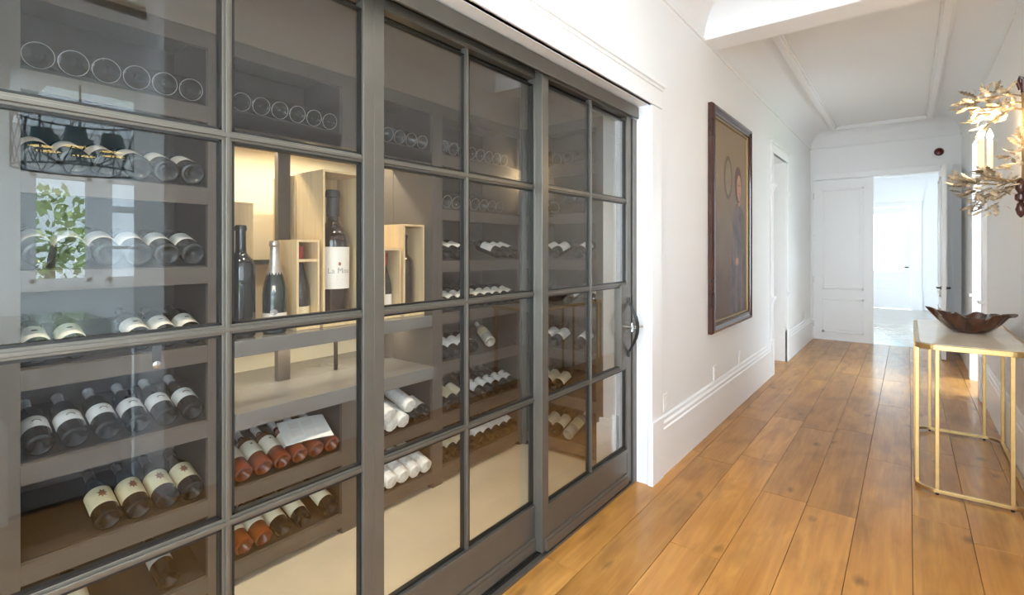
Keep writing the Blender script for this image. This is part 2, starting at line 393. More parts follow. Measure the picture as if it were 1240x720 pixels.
m = MB(); m.box(.07, .24, 15.15, 15.2, 0, 2.55); m.box(.05, .26, 15.13, 15.2, 0, .3); m.box(.05, .26, 15.13, 15.2, .98, 1.03); m.box(.05, .26, 15.13, 15.2, 2.05, 2.1); m.box(-1.05, .26, 15.13, 15.2, 2.55, 2.7)
struct(m.build('trim_25', TRIMW))
struct(MB().box(-4, 4, 12.2, 12.6, 2.86, HC).build('trim_26', CEILW, bevel=.02))
for x, z in ((.62, 1.2),):
    tag(MB().box(x-.05, x+.05, 15.19, 15.2, z-.06, z+.06).build('light_switch', TRIMW, bevel=.002), 'white switch plate on the wall of the bright room beyond the doors', 'switch')
# neighbouring house front seen through the far glazed door
nb = empty('neighbour_house', (-.5, 21, 0), 0, 'pale house front with a tall window outside the far glazed door', 'building')
MB().box(-4, 3.5, 0, .3, 0, 5).build('wall', mat('pale_render', (.42, .44, .44), .8), nb)
f = MB().box(.05, .65, -.06, 0, 1.2, 2.6).build('window', mat('blue_window', (.16, .26, .28), .2), nb)
MB().box(.0, .70, -.09, 0, 1.12, 1.2).build('sill', TRIMW, nb)

# ---- kitchen across the hall (seen reflected in the steel doors)
sbox('floor', mat('pale_stone_floor', (.72, .70, .66), .35, vary=.06, scale=2), XR+.45, 6.2, -4.0, 5.0, -.06, -.003)  # unseen floor, made pale to bounce daylight up to the ceiling
struct(MB().box(.86, 2.95, -4.0, 5.0, 2.78, 2.86).box(5.7, 6.2, -4.0, 5.0, 2.78, 2.86).box(2.95, 5.7, -4.0, -3.4, 2.78, 2.86).box(2.95, 5.7, 4.6, 5.0, 2.78, 2.86).box(2.95, 5.7, .80, .90, 2.78, 2.86).build('ceiling', CEILW))
for i, (a, b) in enumerate(((-3.4, .8), (.9, 4.6))):  # skylights added in the ceiling to flood the kitchen with daylight
    o = struct(MB().box(2.95, 3.01, a, b, 2.86, 2.92).box(5.64, 5.7, a, b, 2.86, 2.92).box(3.01, 5.64, a, a+.06, 2.86, 2.92).box(3.01, 5.64, b-.06, b, 2.86, 2.92).build('window_%d' % (5+i), TRIMW))
    MB().box(2.99, 5.66, a+.04, b-.04, 2.885, 2.893).build('pane', WGLASS, o)
KX = 6.0
wy = [(-.35, .45), (1.24, 1.84), (2.02, 2.82), (3.2, 4.0)]
WZ0, WZ1 = .98, 2.38
m = MB(); prev = -4.0
for a, b in wy:
    m.box(KX, KX+.15, prev, a, 0, 2.78); m.box(KX, KX+.15, a, b, 0, WZ0); m.box(KX, KX+.15, a, b, WZ1, 2.78); prev = b
m.box(KX, KX+.15, prev, 5.0, 0, 2.78)
struct(m.build('wall_kitchen', WHITE))
for i, (a, b) in enumerate(wy):
    w = MB(); t = .05
    w.box(KX-.02, KX+.06, a, a+t, WZ0, WZ1); w.box(KX-.02, KX+.06, b-t, b, WZ0, WZ1); w.box(KX-.02, KX+.06, a, b, WZ1-t, WZ1); w.box(KX-.02, KX+.06, a, b, WZ0, WZ0+t)
    w.box(KX-.06, KX, a-.08, b+.08, WZ0-.05, WZ0)
    if i != 1: w.box(KX+.01, KX+.05, a, b, 1.93, 2.02); w.box(KX+.01, KX+.04, a, b, 1.42, 1.46)
    o = struct(w.build('window_%d' % (i+1), TRIMW))
    MB().box(KX+.025, KX+.031, a+.02, b-.02, WZ0+.02, WZ1-.02).build('pane', WGLASS, o)
# header and column between hall and kitchen
sbox('wall_kitchen_header', WHITE, .86, 1.10, -4.0, 1.02, 2.37, HC)
m = MB(); m.box(.90, 1.06, .24, .40, .0, 2.37); m.box(.87, 1.09, .21, .43, 0, .5); m.box(.875, 1.085, .215, .425, 2.12, 2.16); m.box(.865, 1.095, .205, .435, 2.22, 2.37)
struct(m.build('trim_27', TRIMW, bevel=.004))

# ================================================================== STEEL DOORS
ZR = [.226, .7125, 1.20, 1.69, 2.175]       # centre lines of the horizontal bars
def steel_door(y0, y1, x, label, ycols, lock=False, stile=.04):
    o = empty('steel_glass_door', (x, (y0+y1)/2, 0), 0, label, 'door')
    oy = (y0+y1)/2
    def B(name, bx, mm=STEEL, bev=.0015):
        g = MB()
        for b in bx: g.box(b[0], b[1], b[2]-oy, b[3]-oy, b[4], b[5])
        return g.build(name, mm, o, bevel=bev)
    zt, zb = 2.225, .03
    for a, b in ((y0, y0+stile), (y1-stile, y1)):
        B('stile', [(-.02, .02, a, b, zb, zt)])
    B('top_rail', [(-.02, .02, y0+stile, y1-stile, ZR[4]+.012, zt), (-.023, .023, y0+stile, y1-stile, ZR[4]+.022, ZR[4]+.034)])
    B('bottom_rail', [(-.018, .018, y0+stile, y1-stile, zb, ZR[0]-.012)])
    B('bottom_ledge', [(.018, .030, y0+stile*.5, y1-stile-.005, zb, zb+.045), (.018, .025, y0+stile*.5, y1-stile-.005, zb+.045, zb+.06)])
    B('sill_bead', [(-.016, .023, y0+stile, y1-stile, ZR[0]-.014, ZR[0]+.008)])
    for yc in ycols:
        B('muntin', [(-.010, .010, yc-.012, yc+.012, ZR[0], ZR[4]+.012), (.010, .017, yc-.005, yc+.005, ZR[0], ZR[4]+.012), (-.017, -.010, yc-.005, yc+.005, ZR[0], ZR[4]+.012)])
    for z in ZR[1:4]:
        B('glazing_bar', [(-.011, .011, y0+stile, y1-stile, z-.012, z+.012), (.011, .018, y0+stile, y1-stile, z-.005, z+.005), (-.018, -.011, y0+stile, y1-stile, z-.005, z+.005)])
    ys = [y0+stile] + list(ycols) + [y1-stile]
    zs = ZR
    for i in range(len(ys)-1):
        for j in range(4):
            a = ys[i] + (.012 if i else 0); b = ys[i+1] - (.012 if i+2 < len(ys) else 0)
            # putty beads round the pane
            z0 = zs[j]+.012; z1 = zs[j+1]-.012
            g = MB(); t = .006
            for bb in ((a, a+t, z0, z1), (b-t, b, z0, z1), (a, b, z0, z0+t), (a, b, z1-t, z1)): g.box(-.009, .009, bb[0]-oy, bb[1]-oy, bb[2], bb[3])
            g.build('glazing_bead', STEELD, o)
            MB().box(-.003, .003, a-oy, b-oy, z0, z1).build('pane', GLASS, o)
    if lock:
        lp = B('lock_plate', [(-.022, .024, y1-stile-.085, y1-stile, ZR[1], ZR[2])])
        hy = y1-.045-oy
        pts = [(.026+.058*math.sin(math.pi*t/10)**1.0 if True else 0, hy, .80+.30*t/10) for t in range(11)]
        h = MB(); h.tube(pts, [.006+.004*math.sin(math.pi*t/10) for t in range(11)], 8)
        h.tube([(.025, hy, .775), (.027, hy, .81)], .009); h.tube([(.025, hy, 1.09), (.027, hy, 1.125)], .009)
        hd = h.build('pull_handle', STEELD, lp, smooth=True)
        h = MB(); h.tube([(.024, hy, .95), (.055, hy, .95)], .010, 10); h.tube([(.05, hy, .925), (.05, hy, .975)], .007, 8)
        h.tube([(.05, hy, .95), (.075, hy+.04, .95), (.085, hy+.06, .95)], .008)
        h.build('thumb_turn', CHROME, lp, smooth=True)
    return o
steel_door(-.86, .07, XD, 'glazed steel door leaf at the far end of the row away from the handle', [-.395])
steel_door(.07, .995, XD, 'sliding steel door leaf in front of the bottles with white swoosh labels', [.556])
steel_door(.995, 1.92, XD, 'sliding steel door leaf in front of the white wrapped bottles', [1.436])
steel_door(1.875, 2.80, XD+.044, 'sliding steel door leaf carrying the curved pull handle', [2.332], lock=True, stile=.05)
# track, jamb and roller
tr = empty('sliding_door_track', (XD, 1.0, 2.19), 0, 'long dark steel track above the sliding doors', 'track')
MB().box(-.045, .075, -1.855, 1.865, .055, .072).build('top_plate', STEEL, tr)
MB().box(.074, .086, -1.855, 1.865, .005, .072).build('fascia', STEEL, tr, bevel=.002)
MB().box(-.045, -.03, -1.855, 1.865, -.0, .055).build('back_plate', STEELD, tr)
MB().lathe([(.004, 0), (.016, 0), (.016, .014), (.004, .014)], 16).build('roller', CHROME, tr, smooth=True).matrix_local = Matrix.Translation((.030, .05, .045)) @ Matrix.Rotation(R(90), 4, 'Y')
tb = empty('floor_track', (XD, 1.0, 0), 0, 'low dark steel floor track under the sliding doors', 'track')
MB().box(-.045, .066, -1.86, 1.86, -.0, .012).build('base_plate', STEEL, tb)
for x in (-.004, .036): MB().box(x, x+.006, -1.86, 1.86, .012, .026).build('guide_rail', STEELD, tb)
jm = empty('steel_door_jamb', (XD, 2.822, 0), 0, 'dark steel jamb post beside the white casing', 'door frame')
MB().box(-.045, .07, .0, .048, 0, 2.19).build('post', STEEL, jm, bevel=.003)
MB().box(.0, .035, -.018, .0, .03, 2.19).build('stop', STEELD, jm)
sbox('trim_28', TRIMW, XD-.03, XW-.001, 2.869, 2.88, 0, ZH)

# ================================================================== WINE CABINETS
TIERS = [.096, .404, .72, 1.02, 1.334, 1.649, 1.976]
TOPZ = 2.205
TILT = R(17)
LIP = .066
def rack(name_label, y0, y1, yl, yr, tiers, top=TOPZ, loc=(XC, 0, 0), rz=0, ztop=2.27, z_base=0, stile_l=True, stile_r=True, depth=.36):
    """cabinet unit: local x=0 is the face, -x goes into the wall; opening yl..yr within y0..y1"""
    o = empty('wine_cabinet', loc, rz, name_label, 'cabinet')
    if stile_l: MB().box(-.022, 0, y0, yl, z_base, ztop).build('stile', CAB, o, bevel=.001)
    if stile_r: MB().box(-.022, 0, yr, y1, z_base, ztop).build('stile', CAB, o, bevel=.001)
    MB().box(-.022, 0, yl, yr, top, ztop).build('top_rail', CAB, o)
    MB().box(-depth, -.022, yl-.018, yl, z_base, ztop).build('side_panel', CABIN, o)
    MB().box(-depth, -.022, yr, yr+.018, z_base, ztop).build('side_panel', CABIN, o)
    MB().box(-depth-.012, -depth, yl-.018, yr+.018, z_base, ztop).build('back_panel', CABIN, o)
    for i, z in enumerate(tiers):
        lo = max(z-LIP, 0)
        MB().box(-.022, 0, yl, yr, lo, z).build('shelf_lip', CAB, o, bevel=.001)
        t = math.tan(TILT); D = depth-.004
        pr = [(-.022, z+.022*t-.002), (-D, z+D*t-.002), (-D, z+D*t-.02), (-.022, z+.022*t-.02)]
        MB().prism(pr, 'y', yl, yr).build('shelf', CABIN, o)
    return o
rack('dark taupe wine cabinet at the end away from the hall doors, nearly empty', -.31, .24, -.25, .19, TIERS)
rack('dark taupe wine cabinet holding the bottles with white swoosh labels', .24, .88, .29, .83, TIERS)
rack('dark taupe wine cabinet in the corner, next to the white wall return', 2.08, 2.92, 2.12, 2.885, TIERS)
# end cabinet, faces -Y
rack('dark taupe wine cabinet across the end of the wine room', .10, .79, .135, .70, TIERS, loc=(-2.30, 2.92, 0), rz=R(-90))
# middle unit: two lower racks, deep niche between, top row
mid = empty('wine_cabinet', (XC, 0, 0), 0, 'wide dark taupe wine cabinet with a deep niche of wooden boxes', 'cabinet')
def MID(name, m, *b, bev=0): return MB().box(*b).build(name, m, mid, bevel=bev)
for a, b in ((.88, .93), (2.04, 2.08)): MID('stile', CAB, -.022, 0, a, b, 0, 2.27, bev=.001)
for z0, z1 in ((0, .648), (1.976, 2.27)): MID('stile', CAB, -.022, 0, 1.437, 1.53, z0, z1)
for yl, yr in ((.93, 1.437), (1.53, 2.04)):
    MID('top_rail', CAB, -.022, 0, yl, yr, TOPZ, 2.27)
    for z in (.096, .404, 1.976):
        t = math.tan(TILT); D = .35
        MID('shelf_lip', CAB, -.022, 0, yl, yr, max(z-LIP, 0), z, bev=.001)
        MB().prism([(-.022, z+.022*t-.002), (-D, z+D*t-.002), (-D, z+D*t-.02), (-.022, z+.022*t-.02)], 'y', yl, yr).build('shelf', CABIN, mid)
    MID('back_panel', CABIN, -.372, -.36, yl-.018, yr+.018, 0, .64); MID('back_panel', CABIN, -.372, -.36, yl-.018, yr+.018, 1.91, 2.27)
    for s in (yl-.018, yr): MID('side_panel', CABIN, -.36, -.022, s, s+.018, 0, .648); MID('side_panel', CABIN, -.36, -.022, s, s+.018, 1.98, 2.27)
MID('niche_side', CAB, -.36, -.022, .91, .93, .648, 1.98); MID('niche_side', CAB, -.36, -.022, 2.04, 2.06, .648, 1.98)
MID('niche_side', CAB, -.74, -.363, .91, .93, .648, 1.98); MID('niche_side', CAB, -.74, -.363, 2.04, 2.06, .648, 1.98)
MID('niche_top', CAB, -.74, -.022, .93, 2.04, 1.975, 1.985)
MID('niche_lip', CAB, -.022, 0, .93, 2.04, 1.91, 1.975)
MID('post', CAB, -.40, -.362, 1.30, 1.365, .722, 1.91); MID('post', CABIN, -.37, -.355, 1.625, 1.642, .722, .955)
# shelf carrying the boxes
sh = empty('display_shelf', (XC, 1.485, 1.02), 0, 'polished grey shelf carrying the wooden wine boxes', 'shelf')
MB().box(-.355, 0, -.553, .553, -.068, 0).build('board', SLAB, sh, bevel=.003)
ct = empty('stone_counter', (XC, 1.485, .72), 0, 'polished grey counter under the shelf of wooden boxes', 'counter')
MB().box(-.352, .012, -.553, .553, -.072, 0).build('slab', SLAB, ct, bevel=.003)
MB().box(-.73, -.356, -.553, .553, -.05, 0).build('rear_slab', SLAB, ct, bevel=.003)
# cream panelled back of the niche, mouldings on it
pb = empty('niche_back_panelling', (-2.93, 1.485, .7205), 0, 'cream moulded panelling at the back of the niche', 'panelling')
MB().box(-.012, 0, -.553, .553, 0, 1.27).build('board', CREAM, pb)
for z, h, dd in ((.10, .014, .010), (.13, .03, .018), (.165, .01, .01)): MB().box(0, dd, -.553, .553, z, z+h).build('moulding', CREAM, pb, bevel=.003)
MB().box(0, .05, -.553, .553, .60, .626).build('ledge', mat('dark_green_stone', (.05, .07, .06), .2), pb)
# crown over the cabinets
crp = [(-2.2, 2.27), (-2.19, 2.27), (-2.185, 2.30)] + [(-2.185+.30*(1-math.cos(R(9*k))), 2.30+.18*math.sin(R(9*k))) for k in range(11)] + [(-1.86, 2.48), (-1.86, 2.52), (-2.2, 2.52)]
struct(MB().prism(crp, 'y', -.31, 2.93).build('trim_29', mat('taupe_crown_paint', (.20, .165, .13), .5), smooth=True))
sbox('wall_wine_frieze', CAB, -2.95, -2.2, -1.1, 3.5, 2.275, 2.515)
crq = [(2.92, 2.27), (2.91, 2.27), (2.905, 2.30)] + [(2.905-.30*(1-math.cos(R(9*k))), 2.30+.18*math.sin(R(9*k))) for k in range(11)] + [(2.58, 2.48), (2.58, 2.52), (2.92, 2.52)]
struct(MB().prism(crq, 'x', -2.2, -1.54).build('trim_30', MATS['taupe_crown_paint'], smooth=True))
sbox('wall_wine_frieze_end', CAB, -2.2, -1.54, 2.92, 3.5, 2.275, 2.515)

# ================================================================== BOTTLES
BL = .300
def bprof(r, L, kind='bordeaux'):
    if kind == 'bordeaux':
        return [(r*.02, .10*r/.0385*.3), (r*.22, .09*r/.0385*.3), (r*.45, .05*r/.0385*.3), (r*.66, .012*r/.0385*.3), (r*.80, .0), (r*.97, .004), (r, .010), (r, L*.60), (r*.985, L*.64), (r*.86, L*.685), (r*.58, L*.725), (r*.41, L*.755), (r*.375, L*.80), (r*.37, L*.945), (r*.43, L*.95), (r*.43, L*.985), (r*.36, L)]
    return [(r*.02, .10*r/.0385*.3), (r*.22, .09*r/.0385*.3), (r*.45, .05*r/.0385*.3), (r*.66, .012*r/.0385*.3), (r*.80, .0), (r*.97, .004), (r, .010), (r, L*.42), (r*.97, L*.48), (r*.86, L*.56), (r*.66, L*.65), (r*.48, L*.73), (r*.375, L*.80), (r*.35, L*.945), (r*.43, L*.95), (r*.43, L*.985), (r*.36, L)]
def patch(r, z0, z1, half, seg=14, off=.0006, th=.0006):
    v = []; f = []
    for rr in (r+off, r+off+th):
        for z in (z0, z1):
            for k in range(seg+1):
                a = -half+2*half*k/seg; v.append((rr*math.cos(a), rr*math.sin(a), z))
    n = seg+1
    for k in range(seg):
        f += [(2*n+k, 2*n+k+1, 3*n+k+1, 3*n+k), (k, n+k, n+k+1, k+1), (k, k+1, 2*n+k+1, 2*n+k), (n+k, 3*n+k, 3*n+k+1, n+k+1)]
    f += [(0, 2*n, 3*n, n), (seg, n+seg, 3*n+seg, 2*n+seg)]
    return MB().add(v, f)
def wrap(pts, r, off=.0018):
    """2-D outline (s along circumference in m, z) -> thin decal on cylinder of radius r"""
    n = len(pts); v = []
    for rr in (r+off-.0004, r+off):
        for s, z in pts: v.append((rr*math.cos(s/r), rr*math.sin(s/r), z))
    return MB().add(v, [tuple(range(n, 2*n))] + [(i, (i+1)%n, n+(i+1)%n, n+i) for i in range(n)])
PROTO = {}
def bottle_kind(key, glass, cap=None, label=None, lz=(.085, .165), lhalf=R(95), r=.0385, L=BL, shape='bordeaux', decal=None, capz=.80, ring=False):
    parts = [('glass_body', MB().lathe(bprof(r, L, shape), 24).mesh('glass_body', glass, True))]
    if cap: parts.append(('capsule', MB().lathe([(r*.375+.0012, L*capz), (r*.37+.0012, L*.944), (r*.445, L*.95), (r*.445, L*.987), (r*.38, L*1.004), (.0, L*1.004)], 18).mesh('capsule', cap, True)))
    if label: parts.append(('label', patch(r, lz[0], lz[1], lhalf).mesh('label', label, True)))
    for dn, dm, dmat in (decal or []): parts.append((dn, dm.mesh(dn, dmat)))
    if ring: parts.append(('base_rim', MB().tube([(r*.93*math.cos(a), r*.93*math.sin(a), -.0002) for a in [2*math.pi*k/24 for k in range(24)]], .0011, 5, closed=True).mesh('base_rim', mat('glass_rim', (.45, .46, .45), .12), True)))
    PROTO[key] = (parts, r, L)
def swoosh(r):
    zc = .125; arc = []
    for k in range(9):
        a = R(20+150*k/8); arc.append((-.012*math.cos(a)*1.1, zc-.004+.013*math.sin(a)))
    inner = [(s*.75, z-.0035) for s, z in reversed(arc)]
    return wrap(arc+inner, r)
def blob(r, s0, z0, rs, rz, n=9, jag=.4, seed=1):
    q = random.Random(seed); return wrap([(s0+rs*math.cos(2*math.pi*k/n)*(1-jag*(k % 2)), z0+rz*math.sin(2*math.pi*k/n)*(1-jag*(k % 2))) for k in range(n)], r)
def bars(r, zs, w, h=.0022, s0=0):
    m = MB()
    for z in zs: a = wrap([(s0-w, z), (s0+w, z), (s0+w, z+h), (s0-w, z+h)], r); m.add(a.v, a.f)
    return m
Rb = .0385
bottle_kind('swoosh', G_BLACK, CAPW, L_WHITE, (.062, .128), decal=[('label_swoosh', MB().add(*(lambda w: ([(x, y, z-.03) for x, y, z in w.v], w.f))(swoosh(Rb))), INK)])
bottle_kind('emblem', G_BLACK, CAPD, L_CREAM, (.050, .145), r=.0405, decal=[('label_emblem', blob(.0405, 0, .103, .015, .024, 14, .45), INKB), ('label_print', bars(.0405, (.078, .085), .02), mat('faded_ink', (.62, .45, .25), .6))], shape='burgundy')
bottle_kind('amber', G_AMBER, CAPW, mat('ivory_label_paper', (.80, .74, .60), .6), (.075, .165), decal=[('label_print', bars(Rb, (.10, .107), .014), INKG), ('label_emblem', blob(Rb, 0, .14, .006, .006, 8, .2), INK)])
bottle_kind('creamlabel', G_BLACK, CAPD, mat('ivory_cream_paper', (.80, .71, .50), .6), (.055, .165), decal=[('label_print', bars(Rb, (.09, .10, .108), .016), mat('tan_ink', (.60, .48, .28), .6))])
bottle_kind('whitelabel', G_BLACK, CAPD, L_WHITE, (.050, .150), decal=[('label_print', bars(Rb, (.085, .095, .112), .016, .0015), INKG)])
bottle_kind('dotlabel', G_BLACK, CAPD, L_WHITE, (.055, .140), decal=[('label_dot', blob(Rb, 0, .108, .009, .008, 10, 0), INK)])
bottle_kind('ovallabel', G_BLACK, CAPD, mat('ivory_round_paper', (.82, .79, .70), .6), (.045, .135), decal=[('label_dot', blob(Rb, 0, .098, .009, .006, 10, 0), INK)])
bottle_kind('smoky', G_BLUE, CAPD, L_WHITE, (.075, .155), r=.0425)
bottle_kind('rimmed', G_SEE, CAPD, None, r=.0405, ring=True)
bottle_kind('rimmed_large', G_SEE, CAPD, None, r=.0442, L=.32, ring=True)
bottle_kind('pale', G_CLEAR, CAPW, mat('gold_label_paper', (.72, .62, .36), .5), (.08, .16))
bottle_kind('tagged', G_BLACK, CAPD, L_GREY, (.09, .135), decal=[])
# wrapped bottle: crinkled tissue all over
def wrapped(seed):
    q = random.Random(seed); seg = 22; prof = [(0, -.004), (.020, -.003), (.036, .0), (.039, .006), (.039, .06), (.0395, .12), (.039, .17), (.036, .205), (.027, .23), (.019, .25), (.018, .30), (.012, .318), (.0, .322)]
    m = MB().lathe([(max(r, 1e-4), z) for r, z in prof], seg)
    for i, p in enumerate(m.v):
        k = 1 + q.uniform(-.035, .03); m.v[i] = (p[0]*k, p[1]*k, p[2]+q.uniform(-.0015, .0015))
    return m
tw = [('tissue_wrap', wrapped(s).mesh('tissue_wrap', TISSUE, True)) for s in (1, 2, 3)]
for k in range(3):
    PROTO['wrapped%d' % k] = ([tw[k], ('paper_twist', MB().lathe([(.0025, .315), (.012, .33), (.006, .345)], 9).mesh('paper_twist', TISSUE)), ('wrap_print', bars(.0395, (.07, .11, .15), .012, .006).mesh('wrap_print', mat('pale_grey_print', (.62, .62, .62), .8)))], .0425, .33)
NAMES = {'wrapped0': 'wrapped_bottle', 'wrapped1': 'wrapped_bottle', 'wrapped2': 'wrapped_bottle'}
def bottle(key, mtx, label, group=None):
    parts, r, L = PROTO[key]
    o = empty(NAMES.get(key, 'wine_bottle'), label=label, cat='bottle', group=group); o.matrix_world = mtx
    lab = None
    for nm, me in parts:
        c = place(nm, me, lab if lab and nm.startswith(('label_', 'seal')) else o)
        if nm in ('label', 'tissue_wrap'): lab = c
    return o
def part_of(o, name): return [c for c in o.children if c.name.split('.')[0] == name][0]
def lie(key, y, tier, label, group, origin=(XC, 0, 0), rz=0, twist=0, set_back=.022, yaw=0, lift=0):
    parts, r, L = PROTO[key]; t = TILT
    s, c = math.sin(t), math.cos(t)
    base = Matrix(((s, 0, -c, 0), (0, 1, 0, 0), (c, 0, s, 0), (0, 0, 0, 1)))
    p = Vector((-set_back, y, tier + set_back*math.tan(t))) + Vector((s, 0, c))*(r+.0035+lift)
    M = Matrix.Translation(origin) @ Matrix.Rotation(rz, 4, 'Z') @ Matrix.Translation(p) @ Matrix.Rotation(yaw, 4, 'Z') @ base @ Matrix.Rotation(twist, 4, 'Z')
    return bottle(key, M, label, group)
def stand(key, x, y, z, label, rz=0, group=None):
    return bottle(key, Matrix.Translation((x, y, z)) @ Matrix.Rotation(rz, 4, 'Z'), label, group)
q = random.Random(5)
ORD = ['first', 'second', 'third', 'fourth', 'fifth', 'sixth', 'seventh', 'eighth', 'ninth']
def row(key, ys, tier, what, ref, rev=False, jit=.10, **k):
    ys = sorted(ys, reverse=rev)
    for i, y in enumerate(ys): lie(key, y, TIERS[tier], '%s %s, counting from %s' % (ORD[i], what, ref), what, twist=q.uniform(-jit, jit), **k)
def spread(a, b, n): return [a+(b-a)*(i+.5)/n for i in range(n)]
# --- bay with the swoosh labels (Y .29-.83)
A0, A1 = .292, .828
NI = 'the niche'
row('swoosh', spread(A0, A1, 6), 2, 'bottle with black swoosh on its white label', NI, True)
row('emblem', [.515, .605, .695, .782], 1, 'bottle with brown figure on cream label', NI, True)
lie('tagged', .70, TIERS[0], 'lone dark bottle with a grey lettered band on the bottom shelf', None)
lie('creamlabel', .44, TIERS[0], 'cream-label bottle sharing the bottom shelf with the lone lettered dark bottle', None, set_back=.03)
row('ovallabel', [.335, .428, .615, .70, .785], 3, 'ivory-label bottle on the shelf over the swoosh labels', NI, True)
row('smoky', spread(A0, A1, 6), 4, 'smoky white-label bottle two shelves over the swoosh labels', NI, True)
row('smoky', spread(A0, A1, 6), 5, 'smoky white-label bottle three shelves over the swoosh labels', NI, True)
row('rimmed_large', spread(A0, A1, 6), 6, 'clear bottle on the top shelf over the swoosh labels', NI, True, set_back=.05)
# --- middle lower left (Y .93-1.437)
B0, B1 = .935, 1.435
SW = 'the swoosh-label cabinet'
row('amber', spread(B0, B1, 6), 1, 'amber bottle in the row under the counter', SW)
row('amber', spread(B0, B1, 6)[:2], 0, 'amber bottle on the bottom shelf', SW)
row('creamlabel', [1.147, 1.245, 1.385], 0, 'dark cream-label bottle beside amber bottles on the bottom shelf', SW)
row('rimmed', spread(B0, B1, 6), 6, 'clear bottle on the top shelf over the giant bottle', SW, set_back=.05)
# --- middle lower right (Y 1.53-2.04): wrapped bottles
C0, C1 = 1.535, 2.035
AM = 'the amber bottles'
for i, y in enumerate(spread(C0, C1, 6)):
    lie('wrapped%d' % (i % 3), y, TIERS[0], ORD[i]+' tissue-wrapped bottle on the bottom shelf, counting from '+AM, 'tissue wrapped bottles on the bottom shelf', twist=q.uniform(-1, 1), set_back=.012)
for i, y in enumerate(spread(C0, C1, 6)[:4]):
    lie('wrapped%d' % ((i+1) % 3), y, TIERS[1], ORD[i]+' tissue-wrapped bottle in the layer under the counter, counting from '+AM, 'tissue wrapped bottles under the counter', twist=q.uniform(-1, 1), set_back=.012)
lie('wrapped0', 1.702, TIERS[1], 'bottle wrapped in white tissue lying on top of the other wrapped ones', None, twist=.4, set_back=.0, lift=.078)
lie('wrapped2', 1.870, TIERS[1], 'bottle in white printed tissue, topmost and set further back', None, twist=-.3, set_back=.03, lift=.072)
row('whitelabel', [1.915, 1.995], 1, 'dark bottle lying beside the tissue-wrapped ones', AM)
row('rimmed', spread(C0, C1, 6), 6, 'clear bottle on the top shelf over the smaller boxes', AM, set_back=.05)
# --- corner bay (Y 2.12-2.885)
D_ = spread(2.125, 2.88, 9)
WR = 'the wrapped bottles'; BX = 'the wooden boxes'
row('creamlabel', D_[:3], 0, 'cream-label bottle on the bottom shelf of the corner cabinet', WR)
row('whitelabel', D_[3:], 0, 'white-label bottle on the bottom shelf of the corner cabinet', WR)
row('creamlabel', D_[:3], 1, 'cream-label bottle on the shelf with the dotted labels', WR)
row('dotlabel', D_[4:], 1, 'bottle with black dot on white label, corner cabinet', WR)
row('whitelabel', D_[:4], 2, 'white-label bottle next to the clear bottle lying askew', WR)
lie('pale', D_[5]+.02, TIERS[2], 'clear bottle lying askew on a corner cabinet shelf', None, yaw=R(-28), set_back=.05)
row('ovallabel', D_, 3, 'ivory-label bottle in the full row of the corner cabinet', BX)
row('whitelabel', [D_[0], D_[1], D_[2], D_[6], D_[7], D_[8]], 4, 'white-label bottle over the full row of the corner cabinet', BX)
row('rimmed', D_[:7], 5, 'clear bottle under the top shelf of the corner cabinet', BX)
row('rimmed', D_[:8], 6, 'clear bottle on the top shelf of the corner cabinet', BX, set_back=.05)
# --- end bay
E_ = dict(origin=(-2.30, 2.92, 0), rz=R(-90))
e_ = spread(.14, .695, 6)
CO = 'the corner cabinet'
row('creamlabel', [e_[1], e_[2]], 0, 'cream-label bottle on the bottom shelf of the end cabinet', CO, **E_)
lie('pale', e_[3]+.01, TIERS[0], 'clear bottle on the bottom shelf of the end cabinet', None, **E_)
row('creamlabel', [e_[0], e_[1], e_[2]], 1, 'cream-label bottle on the second shelf of the end cabinet', CO, **E_)
row('whitelabel', [e_[1], e_[2], e_[4]], 2, 'white-label bottle on the third shelf of the end cabinet', CO, **E_)
row('ovallabel', [e_[0], e_[3], e_[5]], 3, 'ivory-label bottle on the middle shelf of the end cabinet', CO, **E_)
row('whitelabel', [e_[1], e_[2], e_[4]], 4, 'white-label bottle on the upper shelf of the end cabinet', CO, **E_)
row('rimmed', [e_[1], e_[2]], 5, 'clear bottle high in the end cabinet', CO, **E_)
row('rimmed', [e_[1], e_[2], e_[3]], 6, 'clear bottle on the top shelf of the end cabinet', CO, set_back=.05, **E_)
# lettering on the lone bottle
tm = text_mesh('label_lettering', 'zan', .034, L_WHITE)
lone = [o for o in COL.objects if o.get('label', '').startswith('lone dark')][0]
place('label_lettering', tm, part_of(lone, 'label'), mtx=Matrix.Translation((.0402, 0, .112)) @ Matrix.Rotation(R(90), 4, 'Z') @ Matrix.Rotation(R(90), 4, 'X'))
# booklet lying on the amber bottles
bk = empty('booklet', (XC-.10, 1.30, TIERS[1]+.127), 0, 'printed paper booklet lying on the amber bottles', 'booklet')
bk.rotation_euler = (0, TILT+R(4), R(-12))
v = []; n = 10
for zt in (0, .003):
    for i in range(n+1):
        for x in (-.085, .085): v.append((x, -.11+.22*i/n, zt + .006*math.sin(math.pi*i/n)))
k2 = 2*(n+1); f = []
for i in range(n): f += [(2*i, 2*i+1, 2*i+3, 2*i+2), (k2+2*i, k2+2*i+2, k2+2*i+3, k2+2*i+1), (2*i, 2*i+2, k2+2*i+2, k2+2*i), (2*i+1, k2+2*i+1, k2+2*i+3, 2*i+3)]
f += [(0, k2, k2+1, 1), (2*n, 2*n+1, k2+2*n+1, k2+2*n)]
MB().add(v, f).build('cover', L_WHITE, bk)
pm = MB()
for i in range(2):
    for j in range(2): pm.box(-.06+.06*i, -.015+.06*i, -.07+.06*j, -.02+.06*j, .0085, .0092)
pm.build('printed_picture', mat('pale_pink_print', (.80, .74, .70), .7), bk)
